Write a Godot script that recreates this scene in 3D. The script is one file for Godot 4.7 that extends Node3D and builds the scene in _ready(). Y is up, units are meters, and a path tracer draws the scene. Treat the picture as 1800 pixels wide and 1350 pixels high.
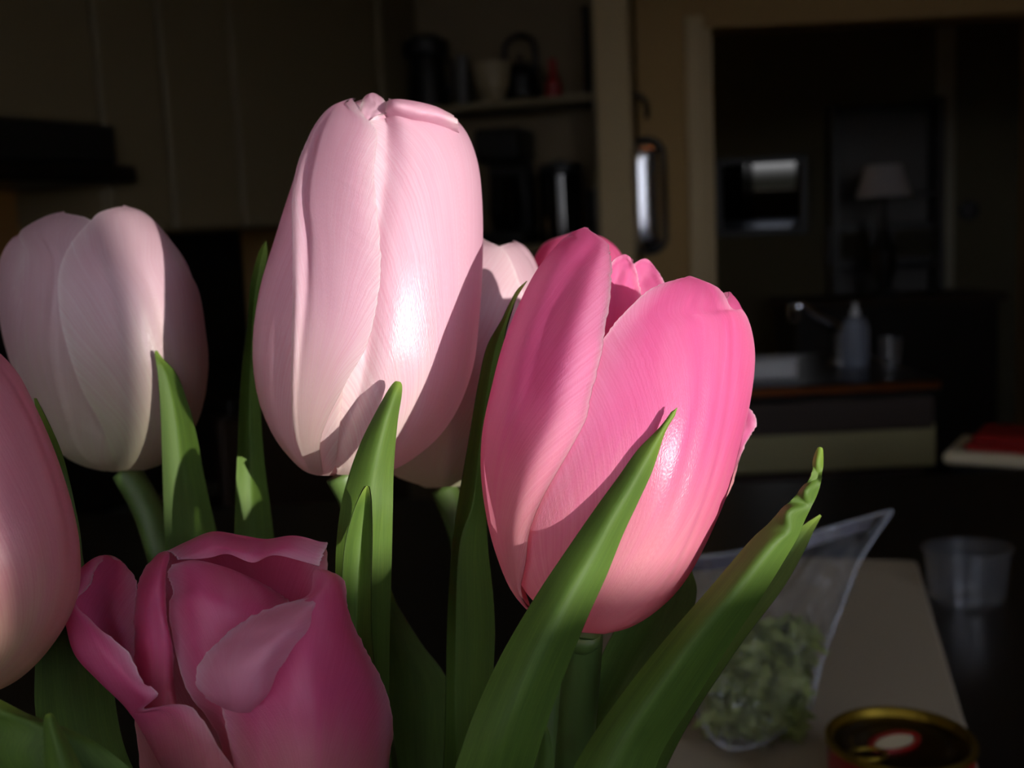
extends Node3D
# Pink tulips in low window sun, a dim kitchen behind. Units are metres.

const FPX := 1960.0            # focal length in pixels of the 1800 x 1350 frame
const EYE := Vector3(0, 1.22, 0)
const COUNTER := 0.9
var cam_basis: Basis
var M := {}
var noise := FastNoiseLite.new()
var noise_b := FastNoiseLite.new()
var taken := {}

# ------------------------------------------------------------------ points
func at(px: float, py: float, d: float) -> Vector3:
	return EYE + cam_basis * Vector3((px - 900.0) / FPX * d, -(py - 675.0) / FPX * d, -d)

func ray(px: float, py: float) -> Vector3:
	return cam_basis * Vector3((px - 900.0) / FPX, -(py - 675.0) / FPX, -1.0)

func on_plane(px: float, py: float, p0: Vector3, n: Vector3) -> Vector3:
	var r := ray(px, py)
	return EYE + r * ((p0 - EYE).dot(n) / r.dot(n))

func on_height(px: float, py: float, h: float) -> Vector3:
	return on_plane(px, py, Vector3(0, h, 0), Vector3.UP)

# ------------------------------------------------------------------ naming
func numbered(called: String) -> String:
	if not taken.has(called):
		taken[called] = 0
		return called
	taken[called] += 1
	return "%s_%03d" % [called, taken[called]]

func tag(o: Node3D, label: String, category: String, group := "") -> Node3D:
	o.set_meta("label", label)
	o.set_meta("category", category)
	if group: o.set_meta("group", group)
	return o

func thing(called: String, label: String, category: String, where := Vector3.ZERO, group := "", turn := 0.0) -> Node3D:
	var o := Node3D.new()
	o.name = numbered(called)
	add_child(o)
	o.position = where
	o.rotation.y = turn
	return tag(o, label, category, group)

func put(called: String, mesh: Mesh, mat: Material, parent: Node = self, where := Transform3D()) -> MeshInstance3D:
	var o := MeshInstance3D.new()
	o.name = numbered(called) if parent == self else called
	o.mesh = mesh
	o.material_override = mat
	o.cast_shadow = GeometryInstance3D.SHADOW_CASTING_SETTING_ON
	parent.add_child(o, true)
	o.transform = where
	return o

func struct(called: String, mesh: Mesh, mat: Material, where := Transform3D()) -> MeshInstance3D:
	var o := put(called, mesh, mat, self, where)
	o.set_meta("kind", "structure")
	return o

# ------------------------------------------------------------------ shapes
func facet(st: SurfaceTool, pts: Array, mid: Vector3) -> void:
	var n: Vector3 = (pts[2] - pts[0]).cross(pts[1] - pts[0])
	var c := Vector3.ZERO
	for p in pts: c += p
	c /= pts.size()
	var q := pts if n.dot(c - mid) > 0 else [pts[0]] + Array(pts.slice(1)).duplicate()
	if n.dot(c - mid) <= 0:
		q = pts.duplicate()
		q.reverse()
	for k in range(1, q.size() - 1):
		for p in [q[0], q[k], q[k + 1]]:
			st.set_smooth_group(-1)
			st.set_uv(Vector2(p.x + p.z, p.y))
			st.add_vertex(p)

# a box with chamfered edges, centred at c
func add_box(st: SurfaceTool, c: Vector3, size: Vector3, bev := 0.004) -> void:
	var h := size / 2.0
	var b: float = minf(bev, minf(h.x, minf(h.y, h.z)) * 0.9)
	var v := func(s: Vector3, k: int) -> Vector3:
		var p := s * (h - Vector3(b, b, b))
		p[k] = s[k] * h[k]
		return c + p
	for k in 3:
		var i := (k + 1) % 3
		var j := (k + 2) % 3
		for s in [-1.0, 1.0]:
			var f := []
			for w in [[-1.0, -1.0], [1.0, -1.0], [1.0, 1.0], [-1.0, 1.0]]:
				var g := Vector3.ZERO
				g[k] = s; g[i] = w[0]; g[j] = w[1]
				f.append(v.call(g, k))
			facet(st, f, c)
	for k in 3:
		var i := (k + 1) % 3
		var j := (k + 2) % 3
		for a in [-1.0, 1.0]:
			for d in [-1.0, 1.0]:
				var g := Vector3.ZERO
				g[i] = a; g[j] = d; g[k] = -1.0
				var g2 := g
				g2[k] = 1.0
				facet(st, [v.call(g, i), v.call(g2, i), v.call(g2, j), v.call(g, j)], c)
	for a in [-1.0, 1.0]:
		for d in [-1.0, 1.0]:
			for e in [-1.0, 1.0]:
				var g := Vector3(a, d, e)
				facet(st, [v.call(g, 0), v.call(g, 1), v.call(g, 2)], c)

func box(size: Vector3, c := Vector3.ZERO, bev := 0.004) -> Mesh:
	var st := SurfaceTool.new()
	st.begin(Mesh.PRIMITIVE_TRIANGLES)
	add_box(st, c, size, bev)
	st.generate_normals()
	return st.commit()

# profile of Vector2(radius, height), turned round y
func lathe(profile: Array, n := 40, sx := 1.0, sz := 1.0) -> Mesh:
	var st := SurfaceTool.new()
	st.begin(Mesh.PRIMITIVE_TRIANGLES)
	for i in profile.size() - 1:
		var a: Vector2 = profile[i]
		var b: Vector2 = profile[i + 1]
		for k in n:
			var t0 := TAU * k / n
			var t1 := TAU * (k + 1) / n
			var p := func(q: Vector2, t: float) -> Vector3: return Vector3(cos(t) * q.x * sx, q.y, sin(t) * q.x * sz)
			for tri in [[a, t0, b, t0, b, t1], [a, t0, b, t1, a, t1]]:
				for m in 3:
					st.set_smooth_group(i if a.distance_to(b) > 0.0 else 0)
					st.set_uv(Vector2(tri[m * 2 + 1] / TAU, tri[m * 2].y))
					st.add_vertex(p.call(tri[m * 2], tri[m * 2 + 1]))
	st.generate_normals()
	return st.commit()

func add_tube(st: SurfaceTool, pts: Array, radii: Array, n := 14) -> void:
	var rings := []
	var side := Vector3.RIGHT
	for i in pts.size():
		var d: Vector3 = (pts[mini(i + 1, pts.size() - 1)] - pts[maxi(i - 1, 0)]).normalized()
		if i == 0: side = d.cross(Vector3(0.31, 0.2, 0.93)).normalized()
		side = (side - d * side.dot(d)).normalized()
		var up := d.cross(side)
		var ring := []
		for k in n:
			var t := TAU * k / n
			ring.append(pts[i] + (side * cos(t) + up * sin(t)) * radii[i])
		rings.append(ring)
	st.set_smooth_group(0)
	for i in pts.size() - 1:
		for k in n:
			var l := (k + 1) % n
			for p in [rings[i][k], rings[i + 1][k], rings[i + 1][l], rings[i][k], rings[i + 1][l], rings[i][l]]:
				st.set_uv(Vector2(float(k) / n, float(i) / pts.size()))
				st.add_vertex(p)
	for e in [0, pts.size() - 1]:
		for k in n:
			var l := (k + 1) % n
			var tri := [pts[e], rings[e][k], rings[e][l]] if e == 0 else [pts[e], rings[e][l], rings[e][k]]
			for p in tri:
				st.set_uv(Vector2.ZERO)
				st.add_vertex(p)

func spline(pts: Array, n: int) -> Array:
	var out := []
	for i in n + 1:
		out.append(cr(pts, float(i) / n))
	return out

func tube(pts: Array, r0: float, r1: float, n := 24, sides := 14) -> Mesh:
	var st := SurfaceTool.new()
	st.begin(Mesh.PRIMITIVE_TRIANGLES)
	var p := spline(pts, n)
	var r := []
	for i in p.size(): r.append(lerpf(r0, r1, float(i) / n))
	add_tube(st, p, r, sides)
	st.generate_normals()
	return st.commit()

# Catmull-Rom through pts (floats or vectors), t in 0..1
func cr(pts: Array, t: float):
	var n := pts.size() - 1
	if n == 0: return pts[0]
	var x := clampf(t, 0.0, 1.0) * n
	var i := mini(int(x), n - 1)
	var f := x - i
	var b = pts[i]
	var c = pts[i + 1]
	var a = pts[i - 1] if i > 0 else b * 2.0 - c
	var d = pts[i + 2] if i + 2 <= n else c * 2.0 - b
	return 0.5 * (b * 2.0 + (c - a) * f + (a * 2.0 - b * 5.0 + c * 4.0 - d) * f * f + (b * 3.0 - a - c * 3.0 + d) * f * f * f)

# a thin closed shell over a grid of points P[row][column]; faces outwards along the given side
# (single: one sheet with a rim lip, which light passes as through one membrane)
func shell(P: Array, thick: float, color: Callable, outward: Callable, single := false) -> ArrayMesh:
	var nv := P.size()
	var nu: int = P[0].size()
	var N := []
	var vote := 0.0
	for j in nv:
		var row := []
		for i in nu:
			var du: Vector3 = P[j][mini(i + 1, nu - 1)] - P[j][maxi(i - 1, 0)]
			var dv: Vector3 = P[mini(j + 1, nv - 1)][i] - P[maxi(j - 1, 0)][i]
			if du.length() < 1e-6:
				var jj := maxi(j - 2, 0) if j > nv / 2 else mini(j + 2, nv - 1)
				du = P[jj][mini(i + 1, nu - 1)] - P[jj][maxi(i - 1, 0)]
			var n := du.cross(dv).normalized()
			vote += n.dot(outward.call(P[j][i]))
			row.append(n)
		N.append(row)
	var sgn := 1.0 if vote >= 0 else -1.0
	var vs := PackedVector3Array()
	var ns := PackedVector3Array()
	var uv := PackedVector2Array()
	var cs := PackedColorArray()
	var ix := PackedInt32Array()
	for side in 2:
		for j in nv:
			for i in nu:
				var u := float(i) / (nu - 1)
				var v := float(j) / (nv - 1)
				var taper: float = clampf(minf(minf(u, 1 - u) * nu / 2.0, (1 - v) * nv / 2.0), 0.3, 1.0)
				var n: Vector3 = N[j][i] * sgn * (1.0 if side == 0 else -1.0)
				vs.append(P[j][i] + n * thick * 0.5 * taper)
				ns.append(n)
				uv.append(Vector2(u, v))
				cs.append(color.call(u, v, side))
	var flip := sgn < 0
	for side in (1 if single else 2):
		var o := side * nu * nv
		for j in nv - 1:
			for i in nu - 1:
				var a := o + j * nu + i
				var q := [a, a + nu, a + nu + 1, a + 1]   # counter-clockwise seen against du x dv is a, a+1, ...
				if (side == 1) != flip: q.reverse()
				ix.append_array([q[0], q[1], q[2], q[0], q[2], q[3]])
	# the rim
	var loop := []
	for i in nu: loop.append(i)
	for j in range(1, nv): loop.append(j * nu + nu - 1)
	for i in range(nu - 2, -1, -1): loop.append((nv - 1) * nu + i)
	for j in range(nv - 2, 0, -1): loop.append(j * nu)
	var m := nu * nv
	for k in loop.size():
		var a: int = loop[k]
		var b: int = loop[(k + 1) % loop.size()]
		var q := [a, b, b + m, a + m]
		if flip: q.reverse()
		ix.append_array([q[0], q[1], q[2], q[0], q[2], q[3]])
	var arr := []
	arr.resize(Mesh.ARRAY_MAX)
	arr[Mesh.ARRAY_VERTEX] = vs
	arr[Mesh.ARRAY_NORMAL] = ns
	arr[Mesh.ARRAY_TEX_UV] = uv
	arr[Mesh.ARRAY_COLOR] = cs
	arr[Mesh.ARRAY_INDEX] = ix
	var mesh := ArrayMesh.new()
	mesh.add_surface_from_arrays(Mesh.PRIMITIVE_TRIANGLES, arr)
	return mesh

# ------------------------------------------------------------------ flowers
# The bud of a flower: pairs of opposite outline points from base to top, at depth d.
class Bud:
	var mid := []
	var half := []
	var d := 0.2
	var deep := 0.95
	var lean := 0.0       # mm by which the top stands farther off than the base
	var origin := Vector3.ZERO
	var seed := 0

func make_bud(pairs: Array, d: float, deep := 0.95) -> Bud:
	var b := Bud.new()
	b.d = d
	b.deep = deep
	var m := []
	var h := []
	for p in pairs:
		m.append(Vector2(p[0] + p[2], p[1] + p[3]) / 2.0)
		h.append(Vector2(p[2] - p[0], p[3] - p[1]) / 2.0)
	for i in 241:
		b.mid.append(cr(m, i / 240.0))
		b.half.append(cr(h, i / 240.0))
	return b

func bud_point(b: Bud, s: float, deg: float, off_mm: float) -> Vector3:
	var x := clampf(s, 0, 1) * 240.0
	var i := mini(int(x), 239)
	var f := x - i
	var mid: Vector2 = b.mid[i].lerp(b.mid[i + 1], f)
	var half: Vector2 = b.half[i].lerp(b.half[i + 1], f)
	var px_mm := FPX / (b.d * 1000.0)
	var r := half.length()
	half *= (r + off_mm * px_mm) / maxf(r, 1.0)
	var t := deg_to_rad(deg)
	var p := mid + half * sin(t)
	var dz := half.length() / px_mm * b.deep * cos(t) / 1000.0
	return at(p.x, p.y, b.d - dz + b.lean * (s - 0.5) / 1000.0)

# a pixel on the near side of the bud -> (s, degrees, 0)
func bud_find(b: Bud, p: Vector2) -> Vector3:
	var best := 1e9
	var found := Vector3.ZERO
	for i in 241:
		var q: Vector2 = p - b.mid[i]
		var h: Vector2 = b.half[i]
		var t := q.dot(h) / h.length_squared()
		var miss := absf(q.cross(h.normalized())) + maxf(absf(t) - 1.0, 0.0) * h.length()
		if miss < best:
			best = miss
			found = Vector3(i / 240.0, rad_to_deg(asin(clampf(t, -0.999, 0.999))), 0)
	return found

func edge_of(b: Bud, e: Array) -> Array:
	var out := []
	for p in e:
		out.append(bud_find(b, p) if p is Vector2 else p)
	return out

# how a petal is coloured: base, middle, margin, vein contrast (linear)
class Tint:
	var base: Vector3
	var body: Vector3
	var margin: Vector3
	var inside: Vector3
	func _init(a: Vector3, b: Vector3, c: Vector3, e: Vector3):
		base = a; body = b; margin = c; inside = e

func petal_color(t: Tint, sd: float) -> Callable:
	return func(u: float, v: float, side: int) -> Color:
		var e := absf(u - 0.5) * 2.0
		var k := smoothstep(0.55, 1.0, e) * 0.75 + smoothstep(0.86, 1.0, v) * 0.4
		k += 0.22 * noise.get_noise_3d(u * 260.0, v * 90.0, sd * 40.0)
		var c: Vector3 = (t.body if side == 0 else t.inside).lerp(t.margin, clampf(k, 0, 1))
		c = c.lerp(t.margin.lerp(Vector3(0.95, 0.9, 0.88), 0.6), smoothstep(0.95, 1.0, e) * 0.8)
		c = t.base.lerp(c, smoothstep(0.0, 0.36, v + 0.05 * noise.get_noise_2d(u * 900.0, sd * 30.0)))
		return Color(c.x, c.y, c.z)

func petal(parent: Node3D, b: Bud, t: Tint, L: Array, R: Array, o := {}) -> MeshInstance3D:
	var le := edge_of(b, L)
	var re := edge_of(b, R)
	var nu: int = o.get("nu", 34)
	var nv: int = o.get("nv", 64)
	var off: float = o.get("off", 0.0)
	var fl: float = o.get("flare_l", 0.0)
	var fr: float = o.get("flare_r", 0.0)
	var tip: float = o.get("tip", 0.0)
	var groove: float = o.get("groove", 0.35)
	var rough: float = o.get("jag", 1.0)
	var wave: float = o.get("wave", 0.5)
	var fp: float = o.get("flare_p", 6.0)
	var lines: Array = o.get("lines", [])
	var rl: float = o.get("roll_r", 0.0)
	var ll: float = o.get("roll_l", 0.0)
	var dents: Array = o.get("dents", [])
	var ridge: Array = o.get("ridge", [])
	b.seed += 1
	var sd := b.seed * 13.7 + b.d * 1000.0
	var P := []
	for j in nv:
		var w := float(j) / (nv - 1)
		var v := 1.0 - pow(1.0 - w, 1.7)
		var a: Vector3 = cr(le, v)
		var c: Vector3 = cr(re, v)
		var jag := rough * smoothstep(0.3, 0.7, v)
		a.y -= jag * 1.1 * noise.get_noise_2d(v * 2600.0, sd)
		c.y += jag * 1.1 * noise.get_noise_2d(v * 2600.0, sd + 77.0)
		var row := []
		for i in nu:
			var u := float(i) / (nu - 1)
			var g: Vector3 = a.lerp(c, u)
			var e := absf(u - 0.5) * 2.0
			var r := off + g.z
			r += fl * pow(1 - u, 6.0) * sin(PI * pow(v, 1.2)) + fr * pow(u, fp) * sin(PI * pow(v, 1.2))
			r -= groove * exp(-pow((u - 0.5) / 0.035, 2.0)) * sin(PI * v)
			r += wave * (0.35 + e) * noise_b.get_noise_3d(u * 60.0, v * 110.0, sd) * smoothstep(0.05, 0.4, v)
			r += tip * smoothstep(0.8, 1.0, v)
			r -= rl * pow(smoothstep(0.84, 1.0, u), 1.5) * sin(PI * pow(v, 1.1)) + ll * pow(smoothstep(0.16, 0.0, u), 1.5) * sin(PI * pow(v, 1.1))
			for q in dents:
				r += q[4] * exp(-pow((u - q[0]) / q[2], 2.0) - pow((v - q[1]) / q[3], 2.0))
			for q in lines:
				r -= q[3] * exp(-pow((g.y - lerpf(q[0], q[1], g.x)) / q[2], 2.0)) * sin(PI * v)
			if ridge.size():
				r += ridge[2] * exp(-pow((g.y - ridge[0]) / ridge[1], 2.0)) * sin(PI * pow(v, 0.62))
			row.append(bud_point(b, g.x, g.y, r) - b.origin)
		P.append(row)
	var axis := at(b.mid[120].x, b.mid[120].y, b.d) - b.origin
	var up := (at(b.mid[240].x, b.mid[240].y, b.d) - at(b.mid[0].x, b.mid[0].y, b.d)).normalized()
	var outward := func(p: Vector3) -> Vector3:
		var q := p - axis
		return (q - up * q.dot(up) * 0.8).normalized()
	return put("petal", shell(P, o.get("thick", 0.00045), petal_color(t, sd), outward, true), M[o.get("mat", "petal")], parent)

# a freeform petal or leaf: rows of points (pixel x, pixel y, mm towards the camera)
func sheet_points(grid: Array, d: float, nu: int, nv: int, origin: Vector3, jag := 0.0, sd := 0.0, crinkle := 0.0) -> Array:
	var P := []
	for j in nv:
		var v := float(j) / (nv - 1)
		var row := []
		var ctrl := []
		for i in grid[0].size():
			var col := []
			for r in grid: col.append(r[i])
			ctrl.append(cr(col, v))
		for i in nu:
			var u := float(i) / (nu - 1)
			var q: Vector3 = cr(ctrl, u)
			if jag > 0.0:
				var k := maxf(smoothstep(0.9, 1.0, u), smoothstep(0.1, 0.0, u))
				q.x += k * jag * noise.get_noise_3d(v * 1600.0, u * 50.0, sd)
				q.y += k * jag * noise.get_noise_3d(v * 1600.0, u * 50.0, sd + 31.0)
				q.z += 0.8 * noise_b.get_noise_3d(u * 90.0, v * 120.0, sd)
			if crinkle > 0.0:
				q.z += crinkle * (absf(noise_b.get_noise_3d(u * 190.0, v * 120.0, sd)) * 2.0 + 0.4 * noise.get_noise_3d(u * 260.0, v * 200.0, sd))
			row.append(at(q.x, q.y, d - q.z / 1000.0) - origin)
		P.append(row)
	return P

func free_petal(parent: Node3D, b: Bud, t: Tint, grid: Array, o := {}) -> MeshInstance3D:
	b.seed += 1
	var sd := b.seed * 13.7 + b.d * 1000.0
	var P := sheet_points(grid, b.d, o.get("nu", 30), o.get("nv", 50), b.origin, o.get("jag", 3.0), sd)
	var eye := EYE - b.origin
	var outward := func(p: Vector3) -> Vector3: return (eye - p).normalized() * (1.0 if o.get("front", true) else -1.0)
	return put("petal", shell(P, o.get("thick", 0.00045), petal_color(t, sd), outward, true), M[o.get("mat", "petal")], parent)

# rows of [left x, left y, other x, other y, depth of the middle in mm, mm towards the camera]
func leaf(parent: Node3D, origin: Vector3, d: float, rows: Array, mat := "leaf", thick := 0.0008) -> MeshInstance3D:
	var grid := []
	for r in rows:
		var a := Vector3(r[0], r[1], r[5])
		var b := Vector3(r[2], r[3], r[5])
		var k: float = r[6] if r.size() > 6 else 0.5
		var m := a.lerp(b, k) + Vector3(0, 0, r[4])
		grid.append([a, a.lerp(m, 0.55) + Vector3(0, 0, r[4] * 0.12), m, b.lerp(m, 0.55) + Vector3(0, 0, r[4] * 0.12), b])
	var P := sheet_points(grid, d, 26, 64, origin)
	var sd := d * 900.0
	var color := func(u: float, v: float, side: int) -> Color:
		var k := 0.5 + 0.5 * noise.get_noise_3d(u * 300.0, v * 60.0, sd)
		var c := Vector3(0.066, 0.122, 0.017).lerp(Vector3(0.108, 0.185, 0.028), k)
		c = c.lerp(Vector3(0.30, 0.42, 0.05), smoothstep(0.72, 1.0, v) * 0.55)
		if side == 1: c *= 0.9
		return Color(c.x, c.y, c.z)
	var eye := EYE - origin
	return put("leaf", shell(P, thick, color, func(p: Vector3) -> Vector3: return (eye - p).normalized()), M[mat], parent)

func stem(parent: Node3D, origin: Vector3, pts: Array, r := 0.0034) -> MeshInstance3D:
	var p := []
	for q in pts: p.append((at(q[0], q[1], q[2]) if q.size() > 2 else Vector3.ZERO) - origin)
	p.append(vase_foot + Vector3((p[0].x + origin.x) * 0.12, 0, (p[0].z + origin.z - vase_foot.z) * 0.25) - origin)
	return put("stem", tube(p, r, r * 1.15, 36), M.stem, parent)

var vase_foot := Vector3(-0.015, COUNTER + 0.014, -0.235)

# ------------------------------------------------------------------ materials
func mat(color: Color, rough := 0.6, o := {}) -> StandardMaterial3D:
	var m := StandardMaterial3D.new()
	m.albedo_color = color
	m.roughness = rough
	m.metallic = o.get("metal", 0.0)
	m.metallic_specular = o.get("spec", 0.5)
	return m

func noise_tex(freq: float, ramp: Array, size := 512, octaves := 4) -> NoiseTexture2D:
	var n := FastNoiseLite.new()
	n.frequency = freq
	n.fractal_octaves = octaves
	n.seed = 5
	var t := NoiseTexture2D.new()
	t.width = size
	t.height = size
	t.seamless = true
	t.noise = n
	var g := Gradient.new()
	g.set_color(0, ramp[0])
	g.set_color(1, ramp[1])
	t.color_ramp = g
	return t

func vein_image(w: int, h: int, fan: float, colored: bool) -> Image:
	var im := Image.create(w, h, false, Image.FORMAT_RGB8)
	var n := FastNoiseLite.new()
	n.seed = 11
	n.frequency = 1.0
	n.fractal_octaves = 2
	var fine := FastNoiseLite.new()
	fine.seed = 3
	fine.frequency = 0.42
	fine.fractal_octaves = 1
	for y in h:
		var v := float(y) / h
		for x in w:
			var c := float(x) / w - 0.5
			var psi := log(absf(c) + 0.03) - fan * v
			var k := n.get_noise_2d(psi * 34.0 + (40.0 if c > 0 else 0.0), v * 3.0)
			k = 0.5 + 0.8 * k
			if colored:
				var g := clampf(k, 0, 1)
				im.set_pixel(x, y, Color(lerpf(0.975, 1.0, g), lerpf(0.91, 1.0, g), lerpf(0.93, 1.0, g)))
			else:
				var f := 0.5 + 0.7 * fine.get_noise_2d(x, y * 0.35)
				var q := clampf(k * 0.35 + f * 0.65, 0, 1)
				im.set_pixel(x, y, Color(q, q, q))
	return im

func blade_image(w: int, h: int) -> Image:
	var im := Image.create(w, h, false, Image.FORMAT_RGB8)
	var n := FastNoiseLite.new()
	n.seed = 21
	n.frequency = 1.0
	n.fractal_octaves = 2
	for y in h:
		for x in w:
			var k := 0.5 + 0.8 * n.get_noise_2d(x * 0.3, y * 0.012)
			var s := 0.5 + 0.5 * n.get_noise_2d(x * 0.9 + 300.0, y * 0.25)
			var g := clampf(k * 0.7 + s * 0.3, 0, 1)
			im.set_pixel(x, y, Color(lerpf(0.8, 1.0, g), lerpf(0.84, 1.0, g), lerpf(0.8, 1.0, g)))
	return im

func make_materials() -> void:
	var veins := ImageTexture.create_from_image(vein_image(768, 1024, 3.6, true))
	var relief := ImageTexture.create_from_image(vein_image(768, 1024, 3.6, false))
	var p := StandardMaterial3D.new()
	p.vertex_color_use_as_albedo = true
	p.albedo_texture = veins
	p.texture_repeat = false
	p.roughness = 0.35
	p.metallic_specular = 0.56
	p.heightmap_enabled = true
	p.heightmap_texture = relief
	p.heightmap_scale = 0.004
	p.backlight_enabled = true
	p.backlight = Color(0.95, 0.95, 0.95)
	M.petal = p
	var l := StandardMaterial3D.new()
	l.vertex_color_use_as_albedo = true
	l.albedo_texture = ImageTexture.create_from_image(blade_image(256, 512))
	l.roughness = 0.62
	l.metallic_specular = 0.4
	l.backlight_enabled = true
	l.backlight = Color(0.45, 0.5, 0.3)
	M.leaf = l
	M.stem = mat(Color(0.31, 0.41, 0.19), 0.5)
	M.vase = mat(Color(0.30, 0.31, 0.33), 0.25)
	M.wall = mat(Color(0.66, 0.54, 0.35), 0.9)
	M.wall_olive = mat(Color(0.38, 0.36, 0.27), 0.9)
	M.ceiling = mat(Color(0.80, 0.76, 0.66), 0.9)
	M.trim = mat(Color(0.76, 0.67, 0.50), 0.6)
	M.cabinet = mat(Color(0.47, 0.42, 0.31), 0.55)
	M.cabinet_inside = mat(Color(0.48, 0.42, 0.32), 0.8)
	M.drawer = mat(Color(0.60, 0.57, 0.40), 0.5)
	M.dark = mat(Color(0.07, 0.07, 0.07), 0.5)
	M.black = mat(Color(0.03, 0.03, 0.035), 0.35)
	M.black_gloss = mat(Color(0.02, 0.02, 0.025), 0.06)
	M.brown = mat(Color(0.20, 0.14, 0.09), 0.6)
	var g := mat(Color(1, 1, 1), 0.28)
	g.albedo_texture = noise_tex(0.06, [Color(0.05, 0.045, 0.04), Color(0.16, 0.14, 0.12)])
	g.uv1_triplanar = true
	g.uv1_scale = Vector3(5, 5, 5)
	M.granite = g
	var f := mat(Color(1, 1, 1), 0.5)
	f.albedo_texture = noise_tex(0.02, [Color(0.24, 0.16, 0.10), Color(0.40, 0.28, 0.18)])
	f.uv1_triplanar = true
	f.uv1_scale = Vector3(0.8, 0.8, 0.8)
	M.floor = f
	M.board = mat(Color(0.70, 0.64, 0.54), 0.55)
	M.chrome = mat(Color(0.86, 0.87, 0.9), 0.12, {"metal": 1.0})
	M.steel = mat(Color(0.6, 0.61, 0.63), 0.3, {"metal": 1.0})
	M.copper = mat(Color(0.72, 0.42, 0.24), 0.28, {"metal": 1.0})
	M.gold = mat(Color(0.60, 0.50, 0.18), 0.42, {"metal": 1.0})
	M.red = mat(Color(0.55, 0.06, 0.06), 0.4)
	M.cream = mat(Color(0.86, 0.80, 0.66), 0.5)
	M.white = mat(Color(0.84, 0.84, 0.84), 0.5)
	M.grey = mat(Color(0.45, 0.47, 0.52), 0.4)
	M.shade = mat(Color(0.72, 0.71, 0.72), 0.8)
	M.frame = mat(Color(0.06, 0.05, 0.04), 0.4)
	M.picture = mat(Color(0.22, 0.20, 0.13), 0.8)
	var film := mat(Color(0.85, 0.87, 0.90, 0.05), 0.06)
	film.transparency = BaseMaterial3D.TRANSPARENCY_ALPHA
	film.metallic_specular = 0.7
	M.film = film
	var ef := mat(Color(0.8, 0.82, 0.86, 0.3), 0.15)
	ef.transparency = BaseMaterial3D.TRANSPARENCY_ALPHA
	ef.metallic_specular = 0.9
	M.edge_film = ef
	var tub := mat(Color(0.8, 0.82, 0.85, 0.025), 0.2)
	tub.transparency = BaseMaterial3D.TRANSPARENCY_ALPHA
	M.tub = tub
	M.zip = mat(Color(0.22, 0.19, 0.25), 0.35)
	M.herb = mat(Color(0.52, 0.56, 0.30), 0.6)
	var sh := mat(Color(0.93, 0.93, 0.92), 0.9)
	sh.backlight_enabled = true
	sh.backlight = Color(1, 1, 1)
	M.sheer = sh
	M.drape = mat(Color(0.14, 0.13, 0.14), 0.95)
	M.gold_dark = mat(Color(0.42, 0.36, 0.22), 0.22, {"metal": 1.0})
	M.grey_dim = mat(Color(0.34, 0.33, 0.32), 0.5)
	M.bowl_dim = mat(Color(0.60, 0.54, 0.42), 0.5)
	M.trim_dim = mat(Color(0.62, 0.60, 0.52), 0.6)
	M.tub_rim = mat(Color(0.5, 0.52, 0.55), 0.4)
	M.glass = mat(Color(0.03, 0.03, 0.03), 0.02, {"spec": 1.0})

# ------------------------------------------------------------------ scene
func _ready() -> void:
	# camera
	var cam := Camera3D.new()
	cam.name = "camera"
	add_child(cam)
	cam_basis = Basis(Vector3.RIGHT, deg_to_rad(-8.0)) * Basis(Vector3(0, 0, 1), deg_to_rad(-2.7))
	cam.transform = Transform3D(cam_basis, EYE)
	cam.near = 0.01
	cam.far = 60.0
	var ca := CameraAttributesPhysical.new()
	ca.frustum_near = 0.01
	ca.frustum_far = 60.0
	ca.frustum_focal_length = 12.0 / (675.0 / FPX)
	ca.frustum_focus_distance = 0.192
	ca.exposure_aperture = 21.0
	cam.attributes = ca
	cam.fov = rad_to_deg(2.0 * atan(675.0 / FPX))
	cam.current = true
	# sky and exposure
	var we := WorldEnvironment.new()
	we.name = "environment"
	var env := Environment.new()
	env.background_mode = Environment.BG_SKY
	var sky := Sky.new()
	var sm := ProceduralSkyMaterial.new()
	sm.sky_top_color = Color(0.66, 0.70, 0.80)
	sm.sky_horizon_color = Color(0.90, 0.90, 0.91)
	sm.ground_bottom_color = Color(0.30, 0.29, 0.24)
	sm.ground_horizon_color = Color(0.42, 0.42, 0.38)
	sm.sky_energy_multiplier = 2.8
	sky.sky_material = sm
	env.sky = sky
	env.tonemap_mode = Environment.TONE_MAPPER_LINEAR
	env.tonemap_exposure = 1.0
	env.sdfgi_enabled = true
	env.ssao_enabled = true
	env.ssil_enabled = true
	we.environment = env
	add_child(we)
	# low sun through the window behind the camera
	var sun := DirectionalLight3D.new()
	sun.name = "sun"
	var az := deg_to_rad(39.0)
	var el := deg_to_rad(2.0)
	add_child(sun)
	sun.look_at_from_position(Vector3.ZERO, Vector3(-sin(az) * cos(el), -sin(el), -cos(az) * cos(el)))
	sun.light_energy = 2.0
	sun.light_color = Color(1.0, 0.97, 0.94)
	sun.light_angular_distance = 0.55
	sun.shadow_enabled = true

	noise.frequency = 0.02
	noise.seed = 4
	noise_b.frequency = 0.02
	noise_b.seed = 9
	noise_b.fractal_octaves = 2
	make_materials()
	build_room()
	build_counter()
	build_back()
	build_flowers()
	build_counter_things()

# window opening in the wall behind the camera: x, y ranges
const WIN := [-1.2, 1.0, 1.196, 1.95]

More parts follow.
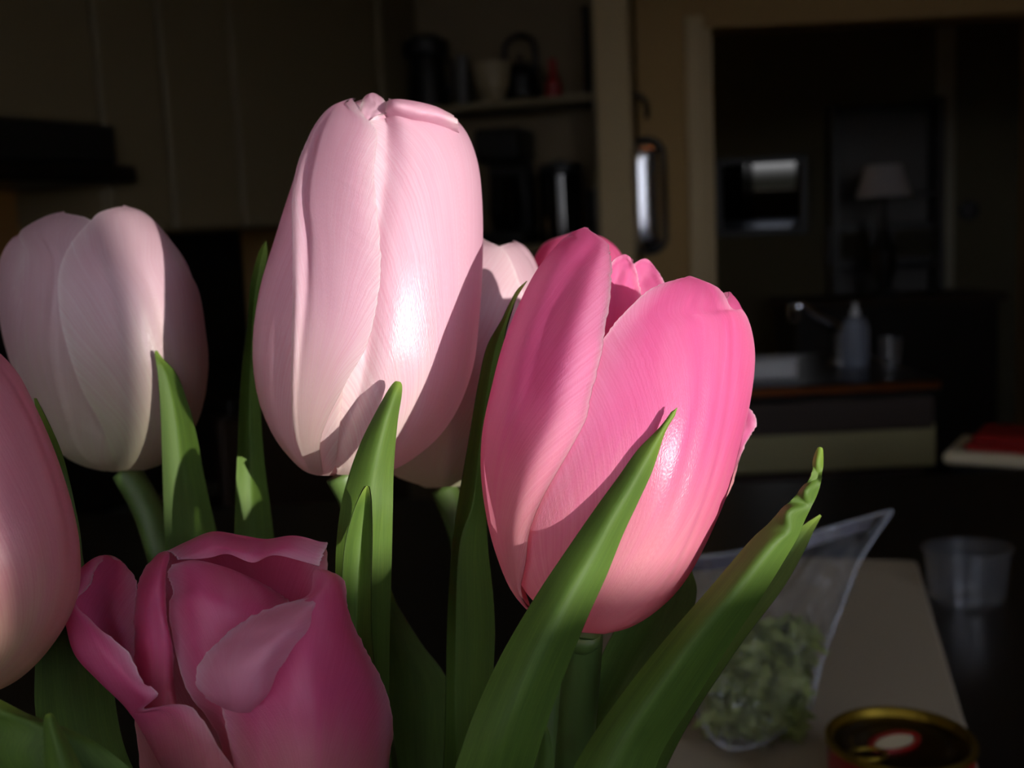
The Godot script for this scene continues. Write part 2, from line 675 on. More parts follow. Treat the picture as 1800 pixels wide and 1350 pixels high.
func build_room() -> void:
	struct("floor", box(Vector3(5.4, 0.1, 8.2), Vector3(0.1, -0.05, -3.0)), M.floor)
	struct("ceiling", box(Vector3(5.4, 0.1, 8.2), Vector3(0.1, 2.5, -3.0)), M.ceiling)
	struct("wall_left", box(Vector3(0.15, 2.5, 8.2), Vector3(-2.45, 1.2, -3.0)), M.wall)
	struct("wall_right", box(Vector3(0.15, 2.5, 8.2), Vector3(2.65, 1.2, -3.0)), M.wall)
	var st := SurfaceTool.new()
	st.begin(Mesh.PRIMITIVE_TRIANGLES)
	var z := 0.675
	add_box(st, Vector3((-2.4 + WIN[0]) / 2, 1.22, z), Vector3(WIN[0] + 2.4, 2.48, 0.15), 0.002)
	add_box(st, Vector3((2.6 + WIN[1]) / 2, 1.22, z), Vector3(2.6 - WIN[1], 2.48, 0.15), 0.002)
	add_box(st, Vector3((WIN[0] + WIN[1]) / 2, WIN[2] / 2, z), Vector3(WIN[1] - WIN[0], WIN[2], 0.15), 0.002)
	add_box(st, Vector3((WIN[0] + WIN[1]) / 2, (WIN[3] + 2.46) / 2, z), Vector3(WIN[1] - WIN[0], 2.46 - WIN[3], 0.15), 0.002)
	st.generate_normals()
	struct("wall_window", st.commit(), M.wall)
	# curtains over most of the window; the sun comes in past the drape's edge
	var spans := [[-1.25, DRAPE - 0.46, "sheer white curtain drawn over most of the kitchen window", "sheer"], [DRAPE - 0.45, 0.485, "heavy dark drape hanging beside the sheer white curtain", "drape"], [0.494, DRAPE, "narrow strip of dark drape beside the open part of the window", "drape"]]
	for sp in spans:
		var ct := thing("curtain" if sp[3] == "sheer" else "drape", sp[2], "curtain", Vector3(sp[0], 2.05, 0.55))
		var P := []
		for j in 12:
			var row := []
			for i in 100:
				var u := i / 99.0
				row.append(Vector3(u * (sp[1] - sp[0]), -j / 11.0 * 1.15, 0.014 * sin(u * (sp[1] - sp[0]) * 60.0)))
			P.append(row)
		put("cloth", shell(P, 0.0006, func(_u: float, _v: float, _s: int) -> Color: return Color.WHITE, func(_p: Vector3) -> Vector3: return Vector3.FORWARD), M[sp[3]], ct)
	var rd := thing("curtain_rod", "steel rod carrying the sheer curtain and the dark drape", "curtain rod", Vector3(-1.4, 2.06, 0.575))
	put("rod", tube([Vector3(0, 0, 0), Vector3(1.3, 0, 0), Vector3(2.6, 0, 0)], 0.009, 0.009, 8), M.steel, rd)
	for x in [0.02, 2.58]:
		put("bracket", box(Vector3(0.02, 0.03, 0.035), Vector3(x, 0, 0.008), 0.003), M.steel, rd)
	# far wall of the room beyond, a little askew
	far_n = Vector3(sin(deg_to_rad(FAR_YAW)), 0, cos(deg_to_rad(FAR_YAW)))
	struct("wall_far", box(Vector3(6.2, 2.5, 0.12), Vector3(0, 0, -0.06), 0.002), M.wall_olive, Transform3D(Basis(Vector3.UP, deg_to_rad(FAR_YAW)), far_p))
	# partition with the wide opening
	var o0 := on_plane(1238, 260, Vector3(0, 0, PART), Vector3.BACK).x
	var top := on_plane(1400, 42, Vector3(0, 0, PART), Vector3.BACK).y
	st = SurfaceTool.new()
	st.begin(Mesh.PRIMITIVE_TRIANGLES)
	add_box(st, Vector3((0.37 + o0) / 2, 1.22, PART - 0.06), Vector3(o0 - 0.37, 2.48, 0.12), 0.002)
	add_box(st, Vector3((-2.4 + 0.37) / 2, 1.22, -3.68), Vector3(2.77, 2.48, 0.12), 0.002)
	add_box(st, Vector3(0.43, 1.22, -3.4), Vector3(0.12, 2.48, 0.46), 0.002)
	add_box(st, Vector3((o0 + 2.6) / 2, (top + 2.46) / 2, PART - 0.06), Vector3(2.6 - o0, 2.46 - top, 0.12), 0.002)
	st.generate_normals()
	struct("wall_back", st.commit(), M.wall)
	struct("trim_1", box(Vector3(0.05, top + 0.03, 0.02), Vector3(o0 - 0.022, (top + 0.03) / 2, PART + 0.01)), M.trim)
	struct("trim_2", box(Vector3(0.03, top, 0.12), Vector3(o0 + 0.012, top / 2, PART - 0.06)), M.trim)

const FAR_YAW := -9.5
const DRAPE := 0.560
const PART := -3.05
var far_p := Vector3(1.3, 1.22, -5.85)
var far_n := Vector3.BACK

func build_counter() -> void:
	var t := thing("peninsula", "dark granite counter carrying the vase, the tin and the pale board", "counter", Vector3(0.1, 0, -0.45))
	put("counter_top", box(Vector3(2.0, 0.04, 1.75), Vector3(0, COUNTER - 0.02, 0), 0.008), M.granite, t)
	put("cabinet_body", box(Vector3(1.9, COUNTER - 0.04, 1.6), Vector3(0, (COUNTER - 0.04) / 2, 0)), M.cabinet, t)
	var v := thing("vase", "grey glazed vase standing on the granite counter and holding the tulips", "vase", Vector3(vase_foot.x, COUNTER, vase_foot.z))
	var prof := [Vector2(0, 0.0), Vector2(0.042, 0.0), Vector2(0.046, 0.004), Vector2(0.052, 0.05), Vector2(0.05, 0.09), Vector2(0.046, 0.125), Vector2(0.05, 0.14), Vector2(0.047, 0.141), Vector2(0.043, 0.125), Vector2(0.047, 0.09), Vector2(0.048, 0.05), Vector2(0.042, 0.009), Vector2(0, 0.008)]
	put("body", lathe(prof), M.vase, v)

# ------------------------------------------------------------------ the tulips
func V(s: float, deg: float, mm := 0.0) -> Vector3:
	return Vector3(s, deg, mm)

func wrap(deg: float, n: int, top := 0.9) -> Array:
	var out := []
	for i in n: out.append(Vector3(0.02 + (top - 0.02) * i / (n - 1), deg, 0))
	return out

func tulip(label: String, pairs: Array, d: float, deep := 0.95) -> Array:
	var b := make_bud(pairs, d, deep)
	b.origin = vase_foot
	var t := thing("tulip", label, "tulip", vase_foot, "tulips in the vase")
	return [t, b]

# petals hidden round the back, between two angles
func back_petal(t: Node3D, b: Bud, tint: Tint, a0: float, a1: float, top: float, off := -0.8) -> void:
	var L := []
	var R := []
	for i in 7:
		var v := i / 6.0
		var s := 0.02 + (top - 0.02) * v
		var w: float = pow(sin(PI * (0.5 + 0.5 * pow(v, 3.0))), 0.5) if v < 1.0 else 0.0
		var mid := (a0 + a1) / 2
		L.append(Vector3(s, mid + (a0 - mid) * w, 0))
		R.append(Vector3(s, mid + (a1 - mid) * w, 0))
	petal(t, b, tint, L, R, {"off": off, "nu": 24, "nv": 40})

func build_flowers() -> void:
	var pale := Tint.new(Vector3(0.87, 0.77, 0.66), Vector3(0.86, 0.56, 0.68), Vector3(0.92, 0.77, 0.82), Vector3(0.84, 0.50, 0.62))
	var pink := Tint.new(Vector3(0.87, 0.44, 0.44), Vector3(0.86, 0.17, 0.42), Vector3(0.90, 0.42, 0.62), Vector3(0.85, 0.22, 0.44))
	var faint := Tint.new(Vector3(0.66, 0.68, 0.44), Vector3(0.76, 0.54, 0.60), Vector3(0.82, 0.68, 0.70), Vector3(0.72, 0.52, 0.58))
	var deep := Tint.new(Vector3(0.70, 0.30, 0.30), Vector3(0.80, 0.14, 0.33), Vector3(0.84, 0.42, 0.58), Vector3(0.72, 0.10, 0.22))
	var lip := Tint.new(Vector3(0.86, 0.36, 0.52), Vector3(0.86, 0.38, 0.54), Vector3(0.88, 0.62, 0.74), Vector3(0.8, 0.3, 0.5))
	var rose := Tint.new(Vector3(0.72, 0.62, 0.36), Vector3(0.78, 0.34, 0.42), Vector3(0.84, 0.52, 0.56), Vector3(0.74, 0.34, 0.40))

	# --- the tall pale tulip
	var r := tulip("tall pale pink closed tulip, topmost of the bunch, bright green leaf tip before it", [
		[562, 838, 612, 840], [532, 822, 690, 824], [502, 792, 742, 792], [478, 756, 778, 756], [458, 706, 808, 706], [448, 640, 830, 640],
		[450, 570, 839, 570], [463, 495, 845, 495], [486, 420, 847, 420], [508, 350, 845, 350], [530, 288, 838, 288], [550, 240, 822, 240], [568, 210, 800, 212],
		[590, 188, 772, 194], [618, 176, 735, 180], [645, 170, 700, 172]], 0.228)
	var t: Node3D = r[0]
	var b: Bud = r[1]
	petal(t, b, pale, [Vector2(556, 826), Vector2(532, 775), Vector2(522, 700), Vector2(522, 600), Vector2(526, 500), Vector2(529, 400), Vector2(537, 295), Vector2(556, 240), Vector2(584, 197), Vector2(626, 176)],
		[Vector2(574, 834), Vector2(570, 785), Vector2(583, 735), Vector2(613, 670), Vector2(646, 600), Vector2(663, 520), Vector2(668, 440), Vector2(661, 310), Vector2(657, 215), Vector2(626, 176)],
		{"off": 1.7, "flare_r": 2.4, "flare_p": 3.0, "flare_l": 0.2, "nu": 54, "nv": 100, "groove": 0.0, "dents": [[0.22, 0.62, 0.07, 0.2, -0.9], [0.1, 0.4, 0.06, 0.2, 0.5]]})
	petal(t, b, pale, [V(0.02, -60), V(0.1, -160), V(0.3, -165), V(0.5, -165), V(0.7, -160), V(0.86, -130), V(0.95, -75)],
		[V(0.02, -20), V(0.1, -15), V(0.3, -10), V(0.5, -10), V(0.7, -15), V(0.86, -30), V(0.95, -75)], {"off": 0.3, "nu": 40})
	petal(t, b, pale, [V(0.03, -8), Vector2(577, 795), Vector2(584, 745), Vector2(600, 690), Vector2(610, 600), Vector2(620, 450), Vector2(640, 330), Vector2(648, 240), Vector2(662, 204), Vector2(730, 186)],
		[V(0.03, 60), V(0.08, 110), V(0.18, 120), V(0.3, 125), V(0.45, 125), V(0.6, 122), V(0.74, 115), V(0.84, 100), V(0.92, 80), Vector2(730, 186)], {"off": 0.0, "nu": 60, "nv": 100, "groove": 0.0, "dents": [[0.12, 0.83, 0.07, 0.15, -3.4], [0.26, 0.86, 0.06, 0.1, 0.6], [0.085, 0.52, 0.045, 0.2, -1.7], [0.065, 0.28, 0.04, 0.18, -1.4]]})
	back_petal(t, b, pale, 112, 215, 0.97, -1.0)
	back_petal(t, b, pale, 150, 262, 0.96, -1.6)
	back_petal(t, b, pale, 195, 300, 0.98, -2.2)
	var lips := Tint.new(pale.body, pale.body, Vector3(0.93, 0.85, 0.82), pale.inside)
	free_petal(t, b, lips, [[Vector3(628, 215, 10), Vector3(656, 212, 11), Vector3(682, 206, 10)], [Vector3(634, 186, 9), Vector3(660, 187, 10.5), Vector3(682, 188, 10)], [Vector3(640, 171, 6), Vector3(656, 166, 7), Vector3(674, 175, 7)], [Vector3(648, 173, 2), Vector3(658, 170, 2), Vector3(670, 178, 3)]], {"nu": 18, "nv": 24, "jag": 1.5})
	free_petal(t, b, lips, [[Vector3(676, 216, 5), Vector3(690, 214, 9), Vector3(724, 218, 9.5), Vector3(760, 224, 8), Vector3(806, 244, 4)], [Vector3(676, 198, 9), Vector3(692, 188, 15), Vector3(726, 196, 15.5), Vector3(764, 202, 13), Vector3(806, 218, 9.5)],
		[Vector3(678, 185, 9), Vector3(694, 177, 12.5), Vector3(728, 181, 12.5), Vector3(766, 190, 11), Vector3(800, 207, 8)], [Vector3(680, 180, 8), Vector3(698, 177, 8), Vector3(730, 181, 8), Vector3(764, 190, 7), Vector3(792, 204, 5)], [Vector3(684, 186, 4), Vector3(700, 183, 4), Vector3(730, 186, 4), Vector3(760, 194, 3), Vector3(784, 206, 3)]], {"nu": 40, "nv": 30, "jag": 5.0})
	stem(t, b.origin, [[600, 833, 0.228], [628, 890, 0.229], [645, 1000, 0.23], [655, 1250, 0.235]])
	leaf(t, b.origin, 0.204, [[600, 1460, 690, 1460, 1, -20], [592, 1200, 684, 1200, 1.5, -10], [590, 1000, 688, 1000, 2, -4], [598, 900, 690, 900, 2.5, 0], [614, 835, 691, 835, 3, 0], [634, 780, 694, 785, 3, 0], [656, 735, 699, 735, 2.5, 0], [676, 698, 705, 698, 1.5, 0], [690, 677, 706, 680, 0.6, 0], [699, 671, 701, 671, 0, 0]])
	leaf(t, b.origin, 0.255, [[430, 1460, 560, 1460, -2, 0], [408, 1150, 505, 1150, -2, 0], [412, 930, 484, 960, -2, 0], [417, 800, 464, 800, -2, 0], [424, 660, 456, 670, -2, 0], [436, 565, 452, 575, -1.5, 0], [440, 500, 462, 510, -1, 0], [454, 445, 470, 450, -0.5, 0], [467, 424, 469, 424, 0, 0]])

	# --- the bright pink tulip
	r = tulip("bright pink tulip with a loose upright outer petal and a long leaf across its cup", [
		[1000, 1122, 1040, 1120], [952, 1082, 1112, 1100], [916, 1040, 1168, 1062], [892, 985, 1214, 1008], [874, 920, 1256, 930], [864, 840, 1288, 850], [866, 760, 1307, 768],
		[882, 680, 1318, 690], [902, 605, 1321, 615], [930, 535, 1312, 552], [958, 478, 1288, 514], [990, 436, 1252, 490], [1020, 414, 1200, 472], [1044, 405, 1120, 440]], 0.203)
	t = r[0]
	b = r[1]
	b.lean = 15.0
	petal(t, b, pink, [V(0.03, -40), V(0.1, -110), V(0.2, -125), V(0.3, -130), V(0.4, -130), V(0.5, -130), V(0.6, -128), V(0.68, -125), V(0.76, -118), V(0.85, -105), V(0.91, -80), Vector2(1012, 419), Vector2(1044, 407)],
		[Vector2(946, 1078), Vector2(930, 1010), Vector2(940, 930), Vector2(962, 870), Vector2(996, 805), Vector2(1030, 742), Vector2(1042, 690), Vector2(1059, 625), Vector2(1071, 560), Vector2(1078, 490), Vector2(1076, 450), Vector2(1066, 424), Vector2(1044, 407)],
		{"off": 1.5, "flare_r": 2.4, "roll_r": 2.8, "nu": 60, "nv": 100, "wave": 0.8, "jag": 1.6, "groove": 0.0, "dents": [[0.72, 0.6, 0.1, 0.25, -0.8]]})
	petal(t, b, pink, [V(0.03, -50), Vector2(915, 1030), Vector2(905, 980), Vector2(915, 910), Vector2(935, 850), Vector2(960, 790), Vector2(985, 735), Vector2(1005, 680), Vector2(1030, 630), Vector2(1062, 592), Vector2(1100, 545), Vector2(1155, 502), Vector2(1215, 487)],
		[V(0.03, 60), V(0.08, 100), V(0.16, 105), V(0.24, 105), V(0.32, 105), V(0.4, 103), V(0.48, 100), V(0.56, 96), V(0.63, 90), V(0.7, 78), Vector2(1286, 540), Vector2(1266, 508), Vector2(1215, 487)],
		{"off": -0.3, "nu": 64, "nv": 100, "groove": 0.5, "wave": 0.8, "ridge": [34.0, 24.0, 2.6], "lines": [[34.0, 54.0, 2.4, 0.5], [24.0, 42.0, 2.0, 0.3], [44.0, 62.0, 3.0, 0.4]]})
	petal(t, b, pink, [V(0.03, 45), V(0.2, 50), V(0.4, 50), V(0.55, 50), V(0.68, 52), Vector2(1268, 540), Vector2(1288, 514)],
		[V(0.03, 100), V(0.2, 150), V(0.4, 155), V(0.55, 150), V(0.68, 140), V(0.76, 115), Vector2(1288, 514)], {"off": -0.7})
	back_petal(t, b, pink, 130, 250, 0.72, -1.4)
	free_petal(t, b, pink, [[Vector3(1020, 700, -8), Vector3(1060, 690, -10), Vector3(1110, 680, -10)], [Vector3(1050, 570, -10), Vector3(1085, 560, -12), Vector3(1130, 560, -12)], [Vector3(1064, 490, -11), Vector3(1090, 478, -13), Vector3(1122, 490, -13)], [Vector3(1078, 456, -12), Vector3(1098, 447, -13), Vector3(1112, 456, -13)]], {"nu": 20, "nv": 40})
	free_petal(t, b, pink, [[Vector3(1040, 700, -11), Vector3(1120, 690, -13), Vector3(1220, 680, -12)], [Vector3(1070, 580, -12), Vector3(1125, 560, -15), Vector3(1200, 570, -14)], [Vector3(1092, 500, -13), Vector3(1130, 480, -16), Vector3(1175, 510, -15)], [Vector3(1112, 464, -14), Vector3(1136, 455, -16), Vector3(1158, 478, -16)]], {"nu": 20, "nv": 40})
	free_petal(t, b, pink, [[Vector3(1240, 900, -12), Vector3(1270, 880, -12), Vector3(1288, 850, -12)], [Vector3(1250, 800, -12), Vector3(1288, 795, -11), Vector3(1308, 785, -11)], [Vector3(1255, 745, -13), Vector3(1295, 742, -11), Vector3(1330, 742, -11)], [Vector3(1265, 690, -14), Vector3(1290, 694, -13), Vector3(1306, 704, -13)]], {"nu": 20, "nv": 36})
	stem(t, b.origin, [[1024, 1112, 0.1975], [1012, 1300, 0.206]], 0.0033)
	leaf(t, b.origin, 0.179, [[720, 1560, 880, 1560, 2, -4], [800, 1350, 937, 1350, 3, 3], [832, 1260, 962, 1270, 3.5, 4], [880, 1155, 990, 1190, 4, 3], [940, 1052, 1030, 1090, 4, 1], [1000, 962, 1066, 1010, 3.2, 0], [1050, 890, 1094, 940, 2.8, 0], [1088, 838, 1122, 880, 2.2, 0], [1124, 788, 1148, 822, 1.6, 0], [1168, 746, 1166, 758, 0.6, 0], [1189, 717, 1191, 717, 0, 0]])
	leaf(t, b.origin, 0.217, [[770, 1480, 880, 1480, -2, -8], [782, 1300, 864, 1300, -3, 0, 0.25], [786, 1100, 870, 1100, -3, 0, 0.2], [795, 960, 858, 960, -3, 0, 0.2], [806, 880, 856, 890, -3, 0, 0.5], [825, 770, 862, 790, -2.5, 0, 0.5], [840, 680, 872, 700, -2, 0, 0.5], [856, 610, 884, 620, -1.5, 0, 0.5], [884, 560, 890, 575, -0.6, 0, 0.5], [905, 515, 908, 525, 0, 0], [925, 494, 927, 494, 0, 0]])

	# --- the faint tulip far behind
	r = tulip("pale whitish tulip on a curved stem with a dark leaf tip before its cup", [
		[200, 832, 240, 830], [138, 816, 282, 812], [94, 784, 322, 770], [58, 728, 346, 715], [24, 660, 356, 640], [2, 590, 352, 580], [-6, 525, 344, 520], [-4, 475, 328, 468], [8, 436, 304, 430], [34, 408, 274, 398], [80, 382, 244, 374], [130, 368, 215, 362]], 0.277)
	t = r[0]
	b = r[1]
	petal(t, b, faint, [V(0.03, -5), Vector2(185, 760), Vector2(150, 690), Vector2(122, 610), Vector2(106, 510), Vector2(118, 445), Vector2(150, 398), Vector2(182, 370), Vector2(210, 362)],
		[V(0.03, 60), V(0.12, 95), V(0.25, 100), V(0.4, 95), V(0.55, 85), Vector2(318, 470), Vector2(282, 410), Vector2(245, 375), Vector2(210, 362)], {"off": 1.2, "flare_l": 0.6})
	petal(t, b, faint, [V(0.03, -60), V(0.12, -80), V(0.25, -80), V(0.4, -75), Vector2(20, 520), Vector2(40, 440), Vector2(45, 398), Vector2(76, 378), Vector2(112, 373)],
		[V(0.03, 0), V(0.12, 0), V(0.25, 5), V(0.4, 10), V(0.55, 10), V(0.66, 5), Vector2(175, 410), Vector2(150, 382), Vector2(112, 373)], {"off": 0.1, "groove": -1.0, "wave": 0.8})
	petal(t, b, faint, [V(0.03, -110), V(0.2, -150), V(0.4, -150), V(0.6, -140), V(0.75, -110), V(0.8, -75)], [V(0.03, -50), V(0.2, -40), V(0.4, -40), V(0.6, -40), V(0.75, -50), V(0.8, -75)], {"off": -0.4})
	petal(t, b, faint, [V(0.03, 60), V(0.2, 45), V(0.4, 45), V(0.6, 45), V(0.8, 55), V(0.88, 85)], [V(0.03, 110), V(0.2, 165), V(0.4, 165), V(0.6, 160), V(0.8, 130), V(0.88, 85)], {"off": 0.0})
	back_petal(t, b, faint, 150, 270, 0.92, -1.5)
	stem(t, b.origin, [[222, 828, 0.277], [262, 900, 0.276], [292, 990, 0.274], [380, 1250, 0.27]], 0.0036)
	leaf(t, b.origin, 0.2535, [[330, 1480, 470, 1480, -2, 0], [300, 1150, 420, 1150, -2, 0], [290, 960, 386, 960, -2.5, 0], [286, 850, 362, 850, -2.5, 0], [283, 740, 342, 750, -2, 0], [278, 665, 314, 665, -1, 0], [273, 628, 288, 632, 0, 0], [273, 616, 276, 616, 0, 0]])

	# --- the rose tulip cut by the picture's edge
	r = tulip("rose pink tulip with a creamy base beside the ragged open tulip", [
		[-110, 1228, -50, 1228], [-200, 1195, 25, 1190], [-265, 1130, 86, 1125], [-300, 1050, 122, 1050], [-308, 970, 127, 970], [-300, 890, 114, 890], [-280, 800, 86, 800], [-250, 715, 50, 715], [-210, 650, 15, 650], [-165, 600, -35, 600], [-125, 575, -85, 575]], 0.178)
	t = r[0]
	b = r[1]
	petal(t, b, rose, [V(0.03, -20), V(0.15, -10), V(0.3, -5), V(0.5, 0), V(0.7, 0), V(0.85, -5), V(0.96, 30)], [V(0.03, 80), V(0.15, 130), V(0.3, 140), V(0.5, 140), V(0.7, 130), V(0.85, 100), V(0.96, 30)], {"off": 0.9, "nu": 44, "nv": 80})
	petal(t, b, rose, [V(0.03, -80), V(0.15, -120), V(0.3, -120), V(0.5, -120), V(0.7, -110), V(0.85, -90), V(0.96, -30)], [V(0.03, 20), V(0.15, 40), V(0.3, 45), V(0.5, 45), V(0.7, 40), V(0.85, 20), V(0.96, -30)], {"off": 0.0, "nu": 44})
	back_petal(t, b, rose, 120, 260, 0.95, -0.8)
	back_petal(t, b, rose, 60, 180, 0.97, -1.2)
	stem(t, b.origin, [[-80, 1222, 0.178], [-20, 1500, 0.19]], 0.0033)
	leaf(t, b.origin, 0.205, [[120, 1500, 330, 1500, 2, 0], [70, 1300, 225, 1330, 2, 0], [62, 1180, 190, 1150, 2, 0], [80, 1000, 150, 1000, 1, 0], [95, 880, 138, 920, 1, 0], [70, 760, 110, 800, 0, 0], [60, 700, 64, 700, 0, 0]])
	leaf(t, b.origin, 0.160, [[40, 1640, 330, 1600, 3, -4], [20, 1440, 290, 1420, 3, 0], [-30, 1330, 222, 1345, 3, 0, 0.38], [-40, 1270, 150, 1296, 2.5, 0, 0.62], [-50, 1240, 60, 1262, 1.5, 0], [-70, 1205, -10, 1225, 0, 0]])
	leaf(t, b.origin, 0.154, [[70, 1500, 190, 1500, 1, -4], [78, 1390, 160, 1390, 2, 0], [79, 1320, 128, 1320, 2, 0], [79, 1280, 104, 1282, 1, 0], [82, 1262, 93, 1262, 0.4, 0], [86, 1257, 88, 1257, 0, 0]])

	# --- two tulips half hidden behind
	r = tulip("pale tulip half hidden behind the tall pale tulip, above the dark pointed leaf", [
		[750, 862, 800, 862], [690, 826, 862, 820], [655, 750, 912, 735], [648, 650, 940, 630], [658, 560, 952, 545], [690, 490, 948, 485], [735, 440, 925, 438], [790, 414, 895, 420]], 0.276)
	t = r[0]
	b = r[1]
	petal(t, b, faint, [V(0.03, -40), V(0.15, -90), V(0.35, -90), V(0.55, -85), V(0.75, -80), V(0.88, -50), Vector2(846, 412)], [V(0.03, 40), V(0.15, 40), Vector2(890, 680), Vector2(924, 590), Vector2(908, 500), Vector2(882, 440), Vector2(846, 412)], {"off": 1.0})
	petal(t, b, faint, [V(0.03, 10), V(0.15, 10), V(0.35, 10), V(0.55, 15), V(0.75, 25), V(0.88, 30), Vector2(902, 424)], [V(0.03, 80), V(0.15, 120), V(0.35, 130), V(0.55, 130), V(0.75, 120), V(0.88, 95), Vector2(902, 424)], {"off": 0.0})
	back_petal(t, b, faint, 120, 260, 0.9)
	stem(t, b.origin, [[780, 858, 0.276], [812, 940, 0.274], [826, 1050, 0.272], [825, 1250, 0.262]])
	leaf(t, b.origin, 0.248, [[660, 1480, 830, 1480, 1, 0], [640, 1350, 800, 1350, 1, 0], [640, 1200, 792, 1210, 1, 0], [655, 1120, 740, 1130, 1, 0], [670, 1060, 700, 1066, 0.5, 0], [682, 1032, 686, 1032, 0, 0]])
	r = tulip("dusky pink tulip almost hidden behind the bright pink tulip", [
		[1000, 800, 1040, 800], [930, 740, 1110, 740], [908, 620, 1128, 620], [922, 510, 1118, 510], [950, 440, 1085, 440], [985, 408, 1045, 408]], 0.31)
	t = r[0]
	b = r[1]
	petal(t, b, deep, [V(0.03, -40), V(0.2, -110), V(0.45, -110), V(0.7, -100), V(0.88, -70), Vector2(1010, 405)], [V(0.03, 30), V(0.2, 30), V(0.45, 30), V(0.7, 30), V(0.88, 30), Vector2(1010, 405)], {"off": 0.5})
	petal(t, b, deep, [V(0.03, 10), V(0.2, 10), V(0.45, 10), V(0.7, 10), V(0.88, 20), V(0.97, 50)], [V(0.03, 80), V(0.2, 130), V(0.45, 130), V(0.7, 130), V(0.88, 110), V(0.97, 50)], {"off": 0.0})
	back_petal(t, b, deep, 120, 250, 0.93)
	stem(t, b.origin, [[1020, 796, 0.31], [1000, 1000, 0.3], [960, 1250, 0.28]])
	leaf(t, b.origin, 0.226, [[930, 1500, 1040, 1480, -2, 0], [985, 1360, 1075, 1350, -2, 0], [1020, 1250, 1120, 1240, -2, 0], [1050, 1170, 1175, 1160, -2, 0], [1085, 1100, 1210, 1100, -1.5, 0], [1125, 1040, 1225, 1040, -1, 0], [1180, 990, 1215, 1000, 0, 0], [1205, 970, 1208, 972, 0, 0]])
	leaf(t, b.origin, 0.212, [[960, 1560, 1080, 1560, -2, 0], [1110, 1310, 1190, 1310, -2, 0], [1210, 1150, 1290, 1150, -2, 0], [1300, 1030, 1372, 1040, -1.5, 0], [1365, 965, 1410, 976, -1, 0], [1408, 926, 1430, 934, -0.5, 0], [1441, 904, 1444, 907, 0, 0]])
	leaf(t, b.origin, 0.186, [[880, 1500, 1000, 1480, 1, 0], [925, 1400, 978, 1400, 1, 0], [945, 1340, 974, 1345, 0.5, 0], [950, 1290, 966, 1295, 0.5, 0], [951, 1266, 953, 1266, 0, 0]])

	# --- the ragged open tulip in shade
	build_ragged(deep, lip)

func Z(x: float, y: float, mm: float) -> Vector3:
	return Vector3(80.0 + x / 2.8125, 900.0 + y / 2.8125, mm)

func zrows(rows: Array) -> Array:
	var out := []
	for r in rows:
		var row := []
		for k in range(0, r.size(), 3): row.append(Z(r[k], r[k + 1], r[k + 2]))
		out.append(row)
	return out

